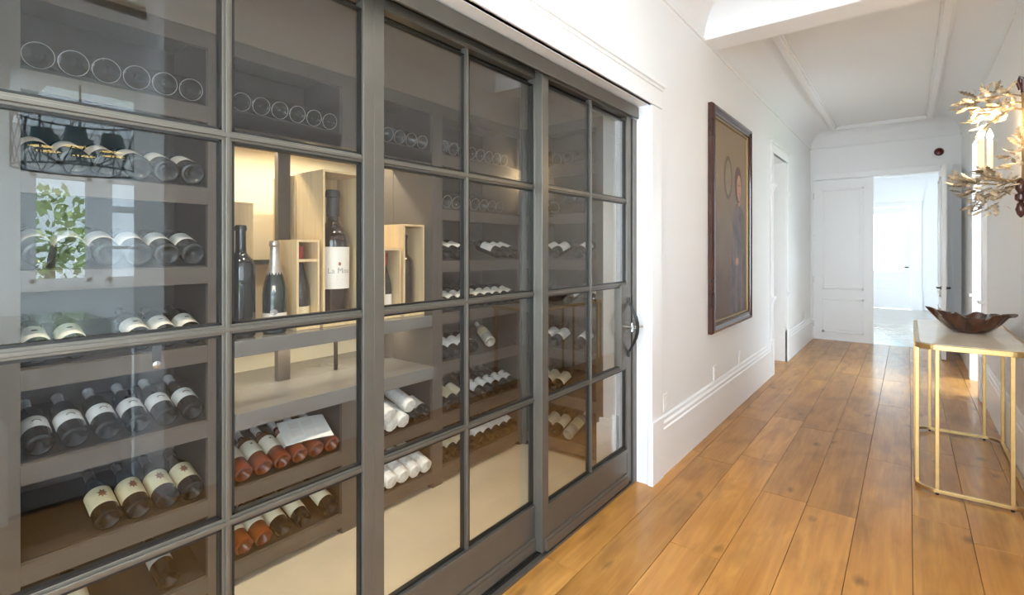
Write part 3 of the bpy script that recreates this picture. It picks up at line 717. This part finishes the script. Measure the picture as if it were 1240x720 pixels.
# black strap with badges hanging on the shelf lip
st = empty('hanging_strap', (XC+.002, .655, 1.02), 0, 'short black strap with round silver badges hanging over a shelf lip', 'strap')
MB().box(.0, .004, -.014, .014, -.035, .05).build('strap', INK, st)
for z in (-.045, .062): MB().lathe([(.0, 0), (.014, 0), (.014, .003), (.009, .005), (.0, .005)], 14).build('badge', CHROME, st, smooth=True).matrix_local = Matrix.Translation((.002, 0, z)) @ Matrix.Rotation(R(90), 4, 'Y')

# ------------------------------------------------------------------ boxes and big bottles on the shelf
ZS = 1.0205
def wood_box(x_front, y0, y1, h, depth, label, divider=None, closed=False):
    o = empty('wooden_wine_box', (x_front, (y0+y1)/2, ZS), 0, label, 'box'); w = (y1-y0)/2; t = .011
    MB().box(-depth, 0, -w, -w+t, 0, h).build('side_board', PINE, o, bevel=.001)
    MB().box(-depth, 0, w-t, w, 0, h).build('side_board', PINE, o, bevel=.001)
    MB().box(-depth, 0, -w+t, w-t, h-t, h).build('top_board', PINE, o, bevel=.001)
    MB().box(-depth, 0, -w+t, w-t, 0, t).build('bottom_board', PINE, o, bevel=.001)
    MB().box(-depth, -depth+.006, -w+t, w-t, t, h-t).build('back_board', PINE, o)
    if closed: MB().box(-.008, 0, -w+t, w-t, t, h-t).build('front_board', PINE, o)
    if divider:
        MB().box(-.05, -.002, -w+t, w-t, divider, divider+.012).build('neck_bar', PINE, o)
    return o
wood_box(-2.265, 1.374, 1.618, .78, .25, 'tallest open pine box, holding the giant bottle with a white label')
wood_box(-2.53, 1.376, 1.612, .775, .24, 'closed pine box standing behind the tallest open one', closed=True)
wood_box(-2.265, 1.238, 1.356, .43, .18, 'narrow pine box with a neck bar, holding a bottle with red capsule', divider=.325)
wood_box(-2.40, .955, 1.10, .60, .14, 'pine box behind the tall dark bottle', closed=True)
wood_box(-2.275, 1.745, 1.868, .39, .17, 'short pine box beside the one with the tall dark bottle')
wood_box(-2.265, 1.878, 2.035, .53, .2, 'mid-height open pine box with an unlabelled dark bottle')
# giant bottle
bottle_kind('giant', mat('brown_black_glass', (.03, .016, .010), .05, coat=.6), CAPD, L_WHITE, (.17, .385), lhalf=R(100), r=.083, L=.68,
            decal=[('label_crest', blob(.083, .02, .298, .009, .012, 10, .35), INKB), ('label_lines', bars(.083, (.215, .235), .018, .0025, .02), mat('pale_ink', (.62, .62, .60), .6))])
g = stand('giant', -2.375, 1.496, ZS+.0125, 'giant dark wine bottle with a large white label in a pine box', rz=R(-22))
tm = text_mesh('label_lettering', 'La Mou', .040, INKG)
for vv in tm.vertices:
    s = vv.co.x + .02; r_ = .083+.0020+vv.co.z; vv.co = Vector((r_*math.cos(s/.083), r_*math.sin(s/.083), .262+vv.co.y))
place('label_lettering', tm, part_of(g, 'label'))
bottle_kind('redcap', mat('warm_black_glass', (.025, .016, .012), .05, coat=.6), RED, L_CREAM, (.012, .095), r=.043, L=.385, shape='burgundy', decal=[('label_print', bars(.043, (.05, .06), .02), INKB)])
stand('redcap', -2.345, 1.297, ZS+.0125, 'dark bottle with red capsule and cream label in the narrow box', rz=R(-20))
bottle_kind('redcap2', MATS['warm_black_glass'], RED, L_WHITE, (.02, .12), r=.042, L=.35, shape='burgundy')
stand('redcap2', -2.35, 1.8065, ZS+.0125, 'dark bottle with red capsule and white label in the short box', rz=R(-30))
bottle_kind('tallplain', MATS['brown_black_glass'], None, None, r=.058, L=.46)
stand('tallplain', -2.36, 1.9565, ZS+.0125, 'unlabelled dark bottle in the mid-height pine box')
bottle_kind('champagne', mat('grey_green_glass', (.02, .03, .03), .05, coat=.6), CAPS, mat('ivory_pink_paper', (.80, .72, .64), .5), (.02, .095), lhalf=R(80), r=.052, L=.42, shape='burgundy', capz=.55,
            decal=[('neck_ribbon', wrap([(-.008, .16), (.008, .16), (.006, .22), (-.006, .22)], .049), mat('ribbon', (.80, .74, .62), .5)), ('seal', blob(.052, 0, .10, .016, .014, 14, 0), mat('seal_grey', (.22, .2, .19), .3, metal=.5)), ('label_lettering', MB().add(*(lambda t: (t.v, t.f))(bars(.052, (.045, .05), .02, .004))), INK)])
PROTO['champagne'][0][1] = ('foil', MB().lathe([(.0358, .268), (.0265, .307), (.0208, .336), (.0196, .395), (.0238, .40), (.0238, .414), (.020, .424), (.0, .424)], 16).mesh('foil', CAPS, True))
stand('champagne', -2.30, 1.15, ZS, 'sparkling wine bottle with long silver foil neck standing on the shelf', rz=R(-30))
bottle_kind('jeroboam', mat('blue_black_glass', (.015, .02, .025), .05, coat=.6), None, None, r=.058, L=.49)
stand('jeroboam', -2.30, 1.0, ZS, 'tall dark unlabelled bottle standing free before a pine box')

# ================================================================== WINE ROOM LIGHTS
def downlight(name, x, y, z, power, col, label, group=None, size=.10, spread_angle=R(180)):
    o = empty(name, (x, y, z), 0, label, 'light', group)
    MB().lathe([(.062, 0), (.062, -.006), (.048, -.008), (.045, .0)], 20).build('trim_ring', TRIMW, o, smooth=True)
    MB().lathe([(.0, -.001), (.044, -.001), (.044, .0)], 20).build('lens', mat('lamp_lens_%d' % int(power*10), (.9, .9, .9), .5, emit=col, estr=8), o)
    ld = bpy.data.lights.new('lamp', 'AREA'); ld.shape = 'DISK'; ld.size = size; ld.energy = power; ld.color = col; ld.spread = spread_angle
    lo = bpy.data.objects.new('lamp', ld); COL.objects.link(lo); lo.parent = o; lo.location = (0, 0, -.012)
    return o
for i, y in enumerate((2.7, 2.1, 1.3, .5, -.4)):
    downlight('recessed_light', -1.62, y, 2.519, 3.6, (1, .86, .66), ORD[i]+' wine room downlight, counting from the end cabinet', 'wine room downlights', spread_angle=R(100))
def strip(y0, y1, x, z, power, label):  # light strips added to brighten the cream back of the niche
    o = empty('led_strip', (x, (y0+y1)/2, z), 0, label, 'light'); L = (y1-y0)
    MB().box(-.008, .008, -L/2, L/2, -.004, 0).build('housing', TRIMW, o)
    MB().box(-.006, .006, -L/2, L/2, -.006, -.004).build('diffuser', mat('led_diffuser', (.9, .85, .7), .5, emit=(1, .86, .6), estr=4), o)
    ld = bpy.data.lights.new('lamp', 'AREA'); ld.shape = 'RECTANGLE'; ld.size = .02; ld.size_y = L; ld.energy = power; ld.color = (1, .87, .64)
    lo = bpy.data.objects.new('lamp', ld); COL.objects.link(lo); lo.parent = o; lo.location = (0, 0, -.008)
strip(.96, 2.0, -2.62, 1.974, 7, 'LED strip under the top of the niche')
strip(.96, 2.0, -2.50, .951, 2.5, 'LED strip under the shelf of wooden boxes')

# ================================================================== HALL OBJECTS
# ---- portrait
P0, P1, PZ0, PZ1 = 4.0, 5.22, .75, 2.545
pt = empty('framed_portrait', (XW+.001, (P0+P1)/2, (PZ0+PZ1)/2), 0, 'tall dark framed oil portrait of a standing figure on the white wall', 'painting')
hw, hh = (P1-P0)/2, (PZ1-PZ0)/2
FR = mat('dark_mahogany', (.045, .014, .008), .2, coat=.3, vary=.3, scale=6)
prof = [(0, 0), (0, .030), (.012, .045), (.030, .048), (.042, .038), (.055, .034), (.075, .036), (.082, .024), (.082, 0)]   # (inward, out)
def frame_side(name, c0, c1, inw, m):
    """mitred rail between corners c0,c1 (y,z); inw = inward direction"""
    v = []
    dv = Vector((c1[0]-c0[0], c1[1]-c0[1])).normalized()
    for c, s in ((c0, 1), (c1, -1)):
        for a, b in prof: v.append((b, c[0]+inw[0]*a+dv[0]*s*a, c[1]+inw[1]*a+dv[1]*s*a))
    n = len(prof); f = [(i, (i+1)%n, n+(i+1)%n, n+i) for i in range(n)] + [tuple(range(n)), tuple(range(n, 2*n))]
    return MB().add(v, f).build(name, m, pt)
cs = [(-hw, -hh), (hw, -hh), (hw, hh), (-hw, hh)]
for i, inw in enumerate(((0, 1), (-1, 0), (0, -1), (1, 0))): frame_side('frame_rail', cs[i], cs[(i+1) % 4], inw, FR)
prof = [(.082, 0), (.082, .026), (.094, .022), (.098, .012), (.098, 0)]
for i, inw in enumerate(((0, 1), (-1, 0), (0, -1), (1, 0))): frame_side('gilt_slip', cs[i], cs[(i+1) % 4], inw, mat('aged_gilt', (.30, .20, .09), .4, metal=.8))
canv = bpy.data.materials.new('portrait_background'); canv.use_nodes = True
n = canv.node_tree.nodes; l = canv.node_tree.links; b = n['Principled BSDF']; tc = n.new('ShaderNodeTexCoord'); sp = n.new('ShaderNodeSeparateXYZ'); nz = n.new('ShaderNodeTexNoise'); nz.inputs['Scale'].default_value = 5; nz.inputs['Detail'].default_value = 6
ad = n.new('ShaderNodeMath'); ad.operation = 'MULTIPLY_ADD'; ad.inputs[1].default_value = .45; cr = n.new('ShaderNodeValToRGB'); mr = n.new('ShaderNodeMapRange')
l.new(tc.outputs['Object'], sp.inputs[0]); l.new(tc.outputs['Object'], nz.inputs['Vector']); l.new(sp.outputs[2], mr.inputs[0]); mr.inputs[1].default_value = -.8; mr.inputs[2].default_value = .8; mr.inputs[3].default_value = -.2; mr.inputs[4].default_value = .8
l.new(nz.outputs[0], ad.inputs[0]); l.new(mr.outputs[0], ad.inputs[2]); l.new(ad.outputs[0], cr.inputs[0])
cr.color_ramp.elements[0].position = .15; cr.color_ramp.elements[0].color = (.12, .062, .045, 1); cr.color_ramp.elements[1].position = .85; cr.color_ramp.elements[1].color = (.27, .195, .11, 1)
e = cr.color_ramp.elements.new(.5); e.color = (.19, .13, .085, 1)
l.new(cr.outputs[0], b.inputs['Base Color']); b.inputs['Roughness'].default_value = .45
MB().box(0, .010, -hw+.08, hw-.08, -hh+.08, hh-.08).build('canvas', canv, pt)
def paint(name, pts, m, lay):
    n = len(pts); x0, x1 = .0098, .0102+.0005*lay
    v = [(x0, a, b) for a, b in pts] + [(x1, a, b) for a, b in pts]
    return MB().add(v, [tuple(range(n, 2*n)), tuple(range(n-1, -1, -1))] + [(i, (i+1)%n, n+(i+1)%n, n+i) for i in range(n)]).build(name, m, pt)
cy, cz = (P0+P1)/2, (PZ0+PZ1)/2
def ell(y, z, a, b_, n=24): return [(y-cy+a*math.cos(2*math.pi*k/n), z-cz+b_*math.sin(2*math.pi*k/n)) for k in range(n)]
def poly(ps): return [(y-cy, z-cz) for y, z in ps]
paint('painted_oval_frame', ell(4.52, 2.02, .125, .185), mat('painted_brown', (.10, .055, .025), .4), 1)
paint('painted_oval_picture', ell(4.52, 2.02, .088, .148), mat('painted_olive', (.24, .18, .09), .4, vary=.2, scale=12), 2)
DR = mat('painted_dress', (.11, .072, .07), .45, vary=.5, scale=7)
paint('painted_dress', poly([(4.55, .845), (5.12, .845), (5.12, 1.2), (5.06, 1.5), (5.03, 1.72), (4.93, 1.82), (4.78, 1.82), (4.68, 1.70), (4.64, 1.4), (4.60, 1.1)]), DR, 1)
paint('painted_hair', ell(4.84, 1.99, .115, .165), mat('painted_auburn', (.11, .032, .015), .45), 2)
paint('painted_face', ell(4.865, 1.965, .072, .115), mat('painted_skin', (.50, .26, .16), .45, vary=.2, scale=14), 3)
paint('painted_neck', poly([(4.84, 1.80), (4.90, 1.80), (4.91, 1.88), (4.83, 1.88)]), MATS['painted_skin'], 2)
for yy in (4.845, 4.893): paint('painted_eye', ell(yy, 1.985, .011, .006, 10), INK, 4)
paint('painted_mouth', ell(4.870, 1.915, .018, .006, 10), mat('painted_lips', (.35, .08, .06), .45), 4)
paint('painted_hand', ell(4.80, 1.30, .05, .035, 12), MATS['painted_skin'], 3)
paint('painted_skirt_fold', poly([(4.74, .85), (4.82, .85), (4.80, 1.5), (4.76, 1.5)]), mat('painted_mauve', (.15, .10, .11), .45, vary=.3, scale=9), 2)
paint('painted_skirt_fold', poly([(4.92, .85), (5.02, .85), (4.97, 1.42), (4.93, 1.42)]), MATS['painted_mauve'], 2)

# ---- sockets on the left wall
def outlet(x, y, z, s, label):
    o = empty('wall_outlet', (x, y, z), 0, label, 'outlet')
    MB().box(0, .006*s, -.036, .036, -.058, .058).build('plate', TRIMW, o, bevel=.0015)
    for dz in (-.024, .024):
        MB().box(.006*s, .0085*s, -.014, .014, dz-.013, dz+.013).build('socket', L_WHITE, o)
outlet(XW, 3.13, .43, 1, 'white wall outlet beside the plinth of the wine room casing')
outlet(XW, 4.17, .42, 1, 'white wall outlet under the near edge of the portrait')
outlet(XW, 4.93, .42, 1, 'white wall outlet under the far edge of the portrait')
outlet(XW, 8.6, .44, 1, 'white wall outlet near the closed door leaf')
# ---- alarm sensor on the end wall
al = empty('alarm_sensor', (.335, YE, 2.76), 0, 'small dark red alarm dome on a white base over the end doorway', 'alarm')
MB().box(-.075, .075, -.02, 0, -.075, .0).build('base_plate', TRIMW, al, bevel=.003)
MB().lathe([(.055, 0), (.055, .012), (.042, .035), (.0, .045)], 18).build('dome', mat('dark_red_plastic', (.10, .012, .010), .25), al, smooth=True).matrix_local = Matrix.Translation((0, -.02, .01)) @ Matrix.Rotation(R(90), 4, 'X')

# ---- console table
tbx, tby = .285, 4.43
tb = empty('console_table', (tbx, tby, 0), 0, 'brass console table with cream top against the right wall', 'table')
tb['label'] = 'brass framed console table with a pale cream top under the leafy sconce'
def rrect(a, b, r, seg=10):
    p = []
    for cx, cy2, s in ((a-r, b-r, 0), (-a+r, b-r, 90), (-a+r, -b+r, 180), (a-r, -b+r, 270)):
        for k in range(seg+1): t = R(s+90*k/seg); p.append((cx+r*math.cos(t), cy2+r*math.sin(t)))
    return p
def ring(a, b, r, z0, z1, w):
    o_ = rrect(a, b, r); i_ = rrect(a-w, b-w, max(r-w, .002)); n = len(o_)
    v = [(*p, z0) for p in o_] + [(*p, z1) for p in o_] + [(*p, z0) for p in i_] + [(*p, z1) for p in i_]
    f = []
    for i in range(n):
        j = (i+1) % n; f += [(i, j, n+j, n+i), (2*n+j, 2*n+i, 3*n+i, 3*n+j), (n+i, n+j, 3*n+j, 3*n+i), (j, i, 2*n+i, 2*n+j)]
    return MB().add(v, f)
TA, TBL = .255, .66
ring(TA, TBL, .10, .828, .858, .022).build('top_rim', GOLD, tb, bevel=.002)
MB().prism(rrect(TA-.0225, TBL-.0225, .078), 'z', .835, .8605).build('table_top', MARBLE, tb)
ring(TA, TBL, .10, .012, .032, .022).build('base_ring', GOLD, tb, bevel=.002)
for sx in (-1, 1):
    for sy in (-1, 1):
        for px, py in ((sx*(TA-.011), sy*(TBL-.10)), (sx*(TA-.10), sy*(TBL-.011))):
            MB().box(px-.010, px+.010, py-.010, py+.010, .032, .828).build('leg', GOLD, tb, bevel=.002)
            leg = COL.objects[-1]; MB().lathe([(.008, 0), (.008, .012)], 10, (px, py, 0)).build('foot', STEELD, leg)
# ---- bowl
bo = empty('carved_bowl', (.318, 4.47, .861), R(8), 'dark carved wooden bowl with a wavy rim on the console table', 'bowl')
def bowl_pt(a, t, off=0):
    # a angle, t 0..1 base->rim ; long axis x
    ca, sa = math.cos(a), math.sin(a)
    rx = .058 + (.135)*t**.7 + (.025 if ca < 0 else .018)*abs(ca)**5*t**3
    ry = .048 + .085*t**.8
    wav = (.016*math.sin(5*a+.8)+.012*math.sin(8*a+2.0)+.008*math.sin(13*a))*t**3
    x = (rx+wav)*ca; y = (ry+wav)*sa
    z = .112*t**1.45 + (.015*math.sin(6*a+1.2)+.010*math.sin(11*a))*t**4*.8 + .034*abs(ca)**4*t**2
    if ca > .93 and t > .86: z -= (t-.86)*.25*(ca-.93)/.07
    return Vector((x*(1-off), y*(1-off), z + off*.0))
NA, NT = 72, 12
v = []; f = []
for lay in (0, 1):
    for j in range(NT+1):
        for i in range(NA):
            p = bowl_pt(2*math.pi*i/NA, j/NT)
            if lay:
                s_ = 1-.013/max(p.xy.length, .02); p = Vector((p.x*s_, p.y*s_, p.z+.014*(1-j/NT)-.001*(j/NT)))
            v.append(p)
N1 = NA*(NT+1)
for j in range(NT):
    for i in range(NA):
        k = (i+1) % NA
        f.append((j*NA+i, j*NA+k, (j+1)*NA+k, (j+1)*NA+i)); f.append((N1+j*NA+k, N1+j*NA+i, N1+(j+1)*NA+i, N1+(j+1)*NA+k))
for i in range(NA):
    k = (i+1) % NA; f.append((NT*NA+i, NT*NA+k, N1+NT*NA+k, N1+NT*NA+i))
f.append(tuple(range(NA-1, -1, -1))); f.append(tuple(N1+i for i in range(NA)))
MB().add(v, f).build('bowl_shell', BOWLM, bo, smooth=True)

# ---- wall sconce with gilt leaves
sc = empty('leaf_sconce', (XR-.001, 4.33, 1.60), 0, 'leafy gilt wall sconce with two lit candle bulbs', 'sconce')
LEAFM = mat('aged_gilt_leaf', (.58, .49, .36), .36, metal=.35, vary=.5, scale=30, rnd=.5)
DKW = mat('dark_red_wood', (.075, .02, .014), .25, coat=.5)
MB().lathe([(.004, 0), (.018, .02), (.026, .05), (.018, .085), (.010, .095), (.028, .11), (.028, .14), (.014, .15), (.026, .175), (.024, .21), (.008, .235)], 16, (-.030, 0, 0)).build('finial', DKW, sc, smooth=True)
MB().tube([(-.03, 0, .78), (-.045, 0, .83), (-.035, 0, .855), (-.018, 0, .84), (-.02, 0, .76)], .012, 10).build('top_hook', DKW, sc, smooth=True)
MB().tube([(-.022, 0, .20), (-.018, .012, .35), (-.026, -.008, .5), (-.018, .010, .65), (-.024, 0, .80)], .007).build('stem', mat('gilt_stem', (.30, .22, .12), .4, metal=.8), sc, smooth=True)
br = [((-.03, 0, .20), (-.11, -.02, .235), (-.19, -.035, .26), (-.215, -.04, .285)), ((-.03, 0, .22), (-.09, .04, .24), (-.15, .055, .27), (-.165, .055, .285)),
      ((-.03, 0, .24), (-.12, -.06, .20), (-.24, -.08, .22), (-.32, -.06, .25)), ((-.03, 0, .22), (-.10, .05, .17), (-.2, .06, .13), (-.24, .05, .08)),
      ((-.025, 0, .74), (-.10, -.03, .76), (-.20, -.03, .74), (-.30, -.02, .70)), ((-.025, 0, .70), (-.09, .04, .72), (-.17, .06, .68), (-.22, .05, .62)), ((-.025, 0, .66), (-.08, -.06, .66), (-.16, -.06, .60), (-.2, -.05, .56))]
for b_ in br: MB().tube(b_, [.006, .005, .004, .003], 6).build('branch', MATS['gilt_stem'], sc, smooth=True)
def leaf_mesh(L, Wd, curl, seed):
    qq = random.Random(seed); n = 11; v = []; f = []
    for lay in (0, .0012):
        for i in range(n):
            t = i/(n-1); w = Wd*math.sin(math.pi*min(1, t*.92+.06))**.8*(1+.38*(-1)**i)*(.9 if t < .9 else .6)
            if i == n-1: w = .0008
            z = curl*L*t*t; 
            for s in (-1, 0, 1): v.append((t*L, s*w, z+(.16*w if s else 0)+lay))
    for lay in (0, 1):
        o = lay*3*n
        for i in range(n-1):
            for s in (0, 1):
                a = o+3*i+s; qd = (a, a+1, a+4, a+3); f.append(qd if lay else qd[::-1])
    return MB().add(v, f).mesh('leaf', LEAFM, True)
LM = [leaf_mesh(.085, .017, .25, 1), leaf_mesh(.066, .016, -.2, 2), leaf_mesh(.10, .017, .1, 3)]
ql = random.Random(21)
def leaves(path, n, spreadv=.9, t0=.15, droop=0):
    P = [Vector(p) for p in path]
    for _ in range(n):
        t = ql.uniform(t0, 1)*(len(P)-1); i = min(int(t), len(P)-2); p = P[i].lerp(P[i+1], t-i); d_ = (P[i+1]-P[i]).normalized()
        dr_ = (d_ + Vector((ql.uniform(-1, .4), ql.uniform(-1, 1), ql.uniform(-.8, .8)+droop))*spreadv).normalized()
        if p.x + dr_.x*.1 > -.012: dr_.x = -abs(dr_.x)
        up = Vector((ql.uniform(-.6, .6), ql.uniform(-.6, .6), 1)); yv = up.cross(dr_).normalized(); zv = dr_.cross(yv)
        M = Matrix((( dr_.x, yv.x, zv.x, p.x), (dr_.y, yv.y, zv.y, p.y), (dr_.z, yv.z, zv.z, p.z), (0, 0, 0, 1)))
        place('leaf', ql.choice(LM), sc, mtx=M @ Matrix.Scale(ql.uniform(.75, 1.1), 4))
for b_, n, dr_ in zip(br, (12, 10, 18, 12, 16, 14, 10), (-.2, -.2, 0, -.4, .1, 0, -.2)): leaves(b_, n, droop=dr_)
leaves([(-.03, 0, .30), (-.03, 0, .50)], 9, 1.6, 0)
def cluster(c, rad, n):
    for _ in range(n):
        o_ = Vector((ql.gauss(0, 1), ql.gauss(0, 1), ql.gauss(0, 1))).normalized() * ql.uniform(.3, 1)**.5
        p = Vector((c[0]+o_.x*rad[0], c[1]+o_.y*rad[1], c[2]+o_.z*rad[2]))
        dr_ = (Vector((o_.x-.35, o_.y, o_.z*.5)) + Vector((ql.uniform(-1, 1), ql.uniform(-1, 1), ql.uniform(-.7, .7)))*.8).normalized()
        if p.x + dr_.x*.1 > -.012: dr_.x = -abs(dr_.x)
        up = Vector((ql.uniform(-.8, .8), ql.uniform(-.8, .8), 1)); yv = up.cross(dr_).normalized(); zv = dr_.cross(yv)
        M = Matrix(((dr_.x, yv.x, zv.x, p.x), (dr_.y, yv.y, zv.y, p.y), (dr_.z, yv.z, zv.z, p.z), (0, 0, 0, 1)))
        place('leaf', ql.choice(LM), sc, mtx=M @ Matrix.Scale(ql.uniform(.65, 1.0), 4))
cluster((-.17, 0, .745), (.13, .09, .06), 70); cluster((-.11, .02, .665), (.08, .08, .05), 28)
cluster((-.20, 0, .205), (.14, .10, .055), 84); cluster((-.17, .03, .09), (.08, .06, .055), 18); cluster((-.06, 0, .34), (.035, .06, .08), 14)
CANDLE = mat('ivory_candle_sleeve', (.85, .74, .50), .5, emit=(1, .72, .35), estr=.25)
BULB = mat('lit_bulb', (1, .9, .7), .4, emit=(1, .80, .50), estr=30)
for cx, cyy, z in ((-.212, -.04, .285), (-.163, .055, .285)):
    MB().lathe([(.0, 0), (.020, .0), (.034, .012), (.030, .016), (.012, .012)], 16, (cx, cyy, z)).build('drip_cup', MATS['gilt_stem'], sc, smooth=True)
    cs_ = MB().lathe([(.0145, 0), (.0145, .20), (.006, .204)], 14, (cx, cyy, z+.012)).build('candle_sleeve', CANDLE, sc, smooth=True)
    MB().lathe([(.006, 0), (.015, .018), (.016, .03), (.009, .052), (.0005, .072)], 14, (cx, cyy, z+.214)).build('bulb', BULB, cs_, smooth=True)
    ld = bpy.data.lights.new('lamp', 'POINT'); ld.energy = 3.4; ld.color = (1, .72, .40); ld.shadow_soft_size = .02
    lo = bpy.data.objects.new('lamp', ld); COL.objects.link(lo); lo.parent = sc; lo.location = (cx, cyy, z+.31)

# ---- unseen fill lights added to brighten the hall, built as recessed fittings
for i, (x, y) in enumerate(((-.32, 1.9), (-.32, .4), (-.32, -1.2))):
    downlight('hall_ceiling_light', x, y, HC-.001, 7, (1, .95, .90), ORD[i]+' recessed hall ceiling light, counting from the beam', 'hall downlights', size=.25)

# ================================================================== KITCHEN SEEN IN THE GLASS
isl = empty('kitchen_island', (1.75, .55, 0), 0, 'white panelled kitchen island with an olive green stone top', 'island')
ISM = mat('pale_blue_grey_paint', (.62, .68, .76), .4)  # white island; the blue of daylight is put into its colour
MB().box(-.72, .72, -1.5, .44, 0, .87).build('body', ISM, isl, bevel=.003)
for a in range(4):
    y = -1.45+.475*a; fm = MB()
    for bb in ((y, y+.45, .08, .13), (y, y+.45, .76, .81), (y, y+.05, .13, .76), (y+.40, y+.45, .13, .76)): fm.box(-.734, -.72, *bb)
    fm.build('door_panel', ISM, isl, bevel=.002)
MB().box(-.76, .80, -1.54, .50, .87, .91).build('stone_top', mat('olive_stone', (.13, .13, .035), .12, vary=.3, scale=6), isl, bevel=.004)
ch = empty('lattice_chandelier', (2.5, 1.035, 2.04), 0, 'wire lattice drum chandelier with teal shades over the kitchen', 'chandelier')
IRON = mat('dark_iron', (.03, .04, .045), .4, metal=.6)
cr_ = .40; chh = .42
for z in (0, chh): MB().tube([(cr_*math.cos(2*math.pi*k/32), cr_*math.sin(2*math.pi*k/32), z) for k in range(32)], .008, 6, closed=True).build('ring', IRON, ch)
for k in range(14):
    a0, a1 = 2*math.pi*k/14, 2*math.pi*(k+1)/14
    for s, e in ((a0, a1), (a1, a0)):
        MB().tube([(cr_*math.cos(s+(e-s)*t/4), cr_*math.sin(s+(e-s)*t/4), chh*t/4) for t in range(5)], .004, 5).build('lattice_bar', IRON, ch)
for k in range(4): a = math.pi/4+math.pi/2*k; MB().tube([(cr_*math.cos(a), cr_*math.sin(a), 0), (cr_*math.cos(a), cr_*math.sin(a), chh)], .006, 5).build('upright', IRON, ch)
MB().tube([(0, 0, .06), (0, 0, .735)], .008).build('rod', IRON, ch)
MB().lathe([(.06, .735), (.05, .715), (.01, .70)], 16).build('canopy', IRON, ch, smooth=True)
for k in range(2): a = math.pi/2*k; MB().tube([(cr_*math.cos(a), cr_*math.sin(a), chh), (-cr_*math.cos(a), -cr_*math.sin(a), chh)], .005, 5).build('cross_bar', IRON, ch)
TEAL = mat('teal_shade', (.02, .10, .12), .6); GL = mat('gold_shade_lining', (.8, .55, .15), .4, emit=(1, .72, .25), estr=6)
for k in range(6):
    a = 2*math.pi*k/6+.3; cx, cyy = .24*math.cos(a), .24*math.sin(a)
    MB().tube([(0, 0, .08), (cx*.6, cyy*.6, .05), (cx, cyy, .10), (cx, cyy, .15)], .006, 6).build('arm', IRON, ch, smooth=True)
    sd = MB().lathe([(.085, .15), (.062, .29)], 18, (cx, cyy, 0)); sd.f = sd.f[:18]
    so = sd.build('shade', TEAL, ch, smooth=True); so.modifiers.new('thickness', 'SOLIDIFY').thickness = .003
    MB().lathe([(.0, .156), (.078, .154), (.078, .16), (.0, .162)], 16, (cx, cyy, 0)).build('lit_lining', GL, so)
# trees outside the kitchen windows
LEAFG = mat('garden_leaf', (.62, .70, .30), .6, vary=.5, scale=3)
def tree(x, y, h, r, label):
    o = empty('garden_tree', (x, y, 0), 0, label, 'tree'); qq = random.Random(int(x*31+y*7))
    MB().tube([(0, 0, 0), (.05, .03, h*.4), (0, .1, h*.75)], [.12, .09, .04], 8).build('trunk', mat('bark', (.16, .11, .07), .9), o, smooth=True)
    m = MB()
    for _ in range(420):
        d_ = Vector((qq.gauss(0, 1), qq.gauss(0, 1), qq.gauss(0, 1))).normalized()*r*qq.uniform(.35, 1)**.6; c = Vector((0, 0, h*.72)) + Vector((d_.x, d_.y, d_.z*1.25))
        a = Vector((qq.uniform(-1, 1), qq.uniform(-1, 1), qq.uniform(-1, 1))).normalized()*.11; b2 = a.cross(Vector((qq.uniform(-1, 1), qq.uniform(-1, 1), qq.uniform(-1, 1)))).normalized()*.06
        m.add([c-a, c+b2, c+a, c-b2], [(0, 1, 2, 3)])
    cr2 = m.build('foliage', LEAFG, o); cr2['kind'] = 'stuff'
tree(11.5, 2.3, 2.3, .95, 'leafy garden tree outside the kitchen windows')
tree(12.5, 5.4, 2.3, .8, 'leafy garden tree further along outside the kitchen windows')
struct(MB().box(6.15, 30, -12, 14, -.2, -.08).build('ground', mat('lawn', (.20, .28, .10), .9)))
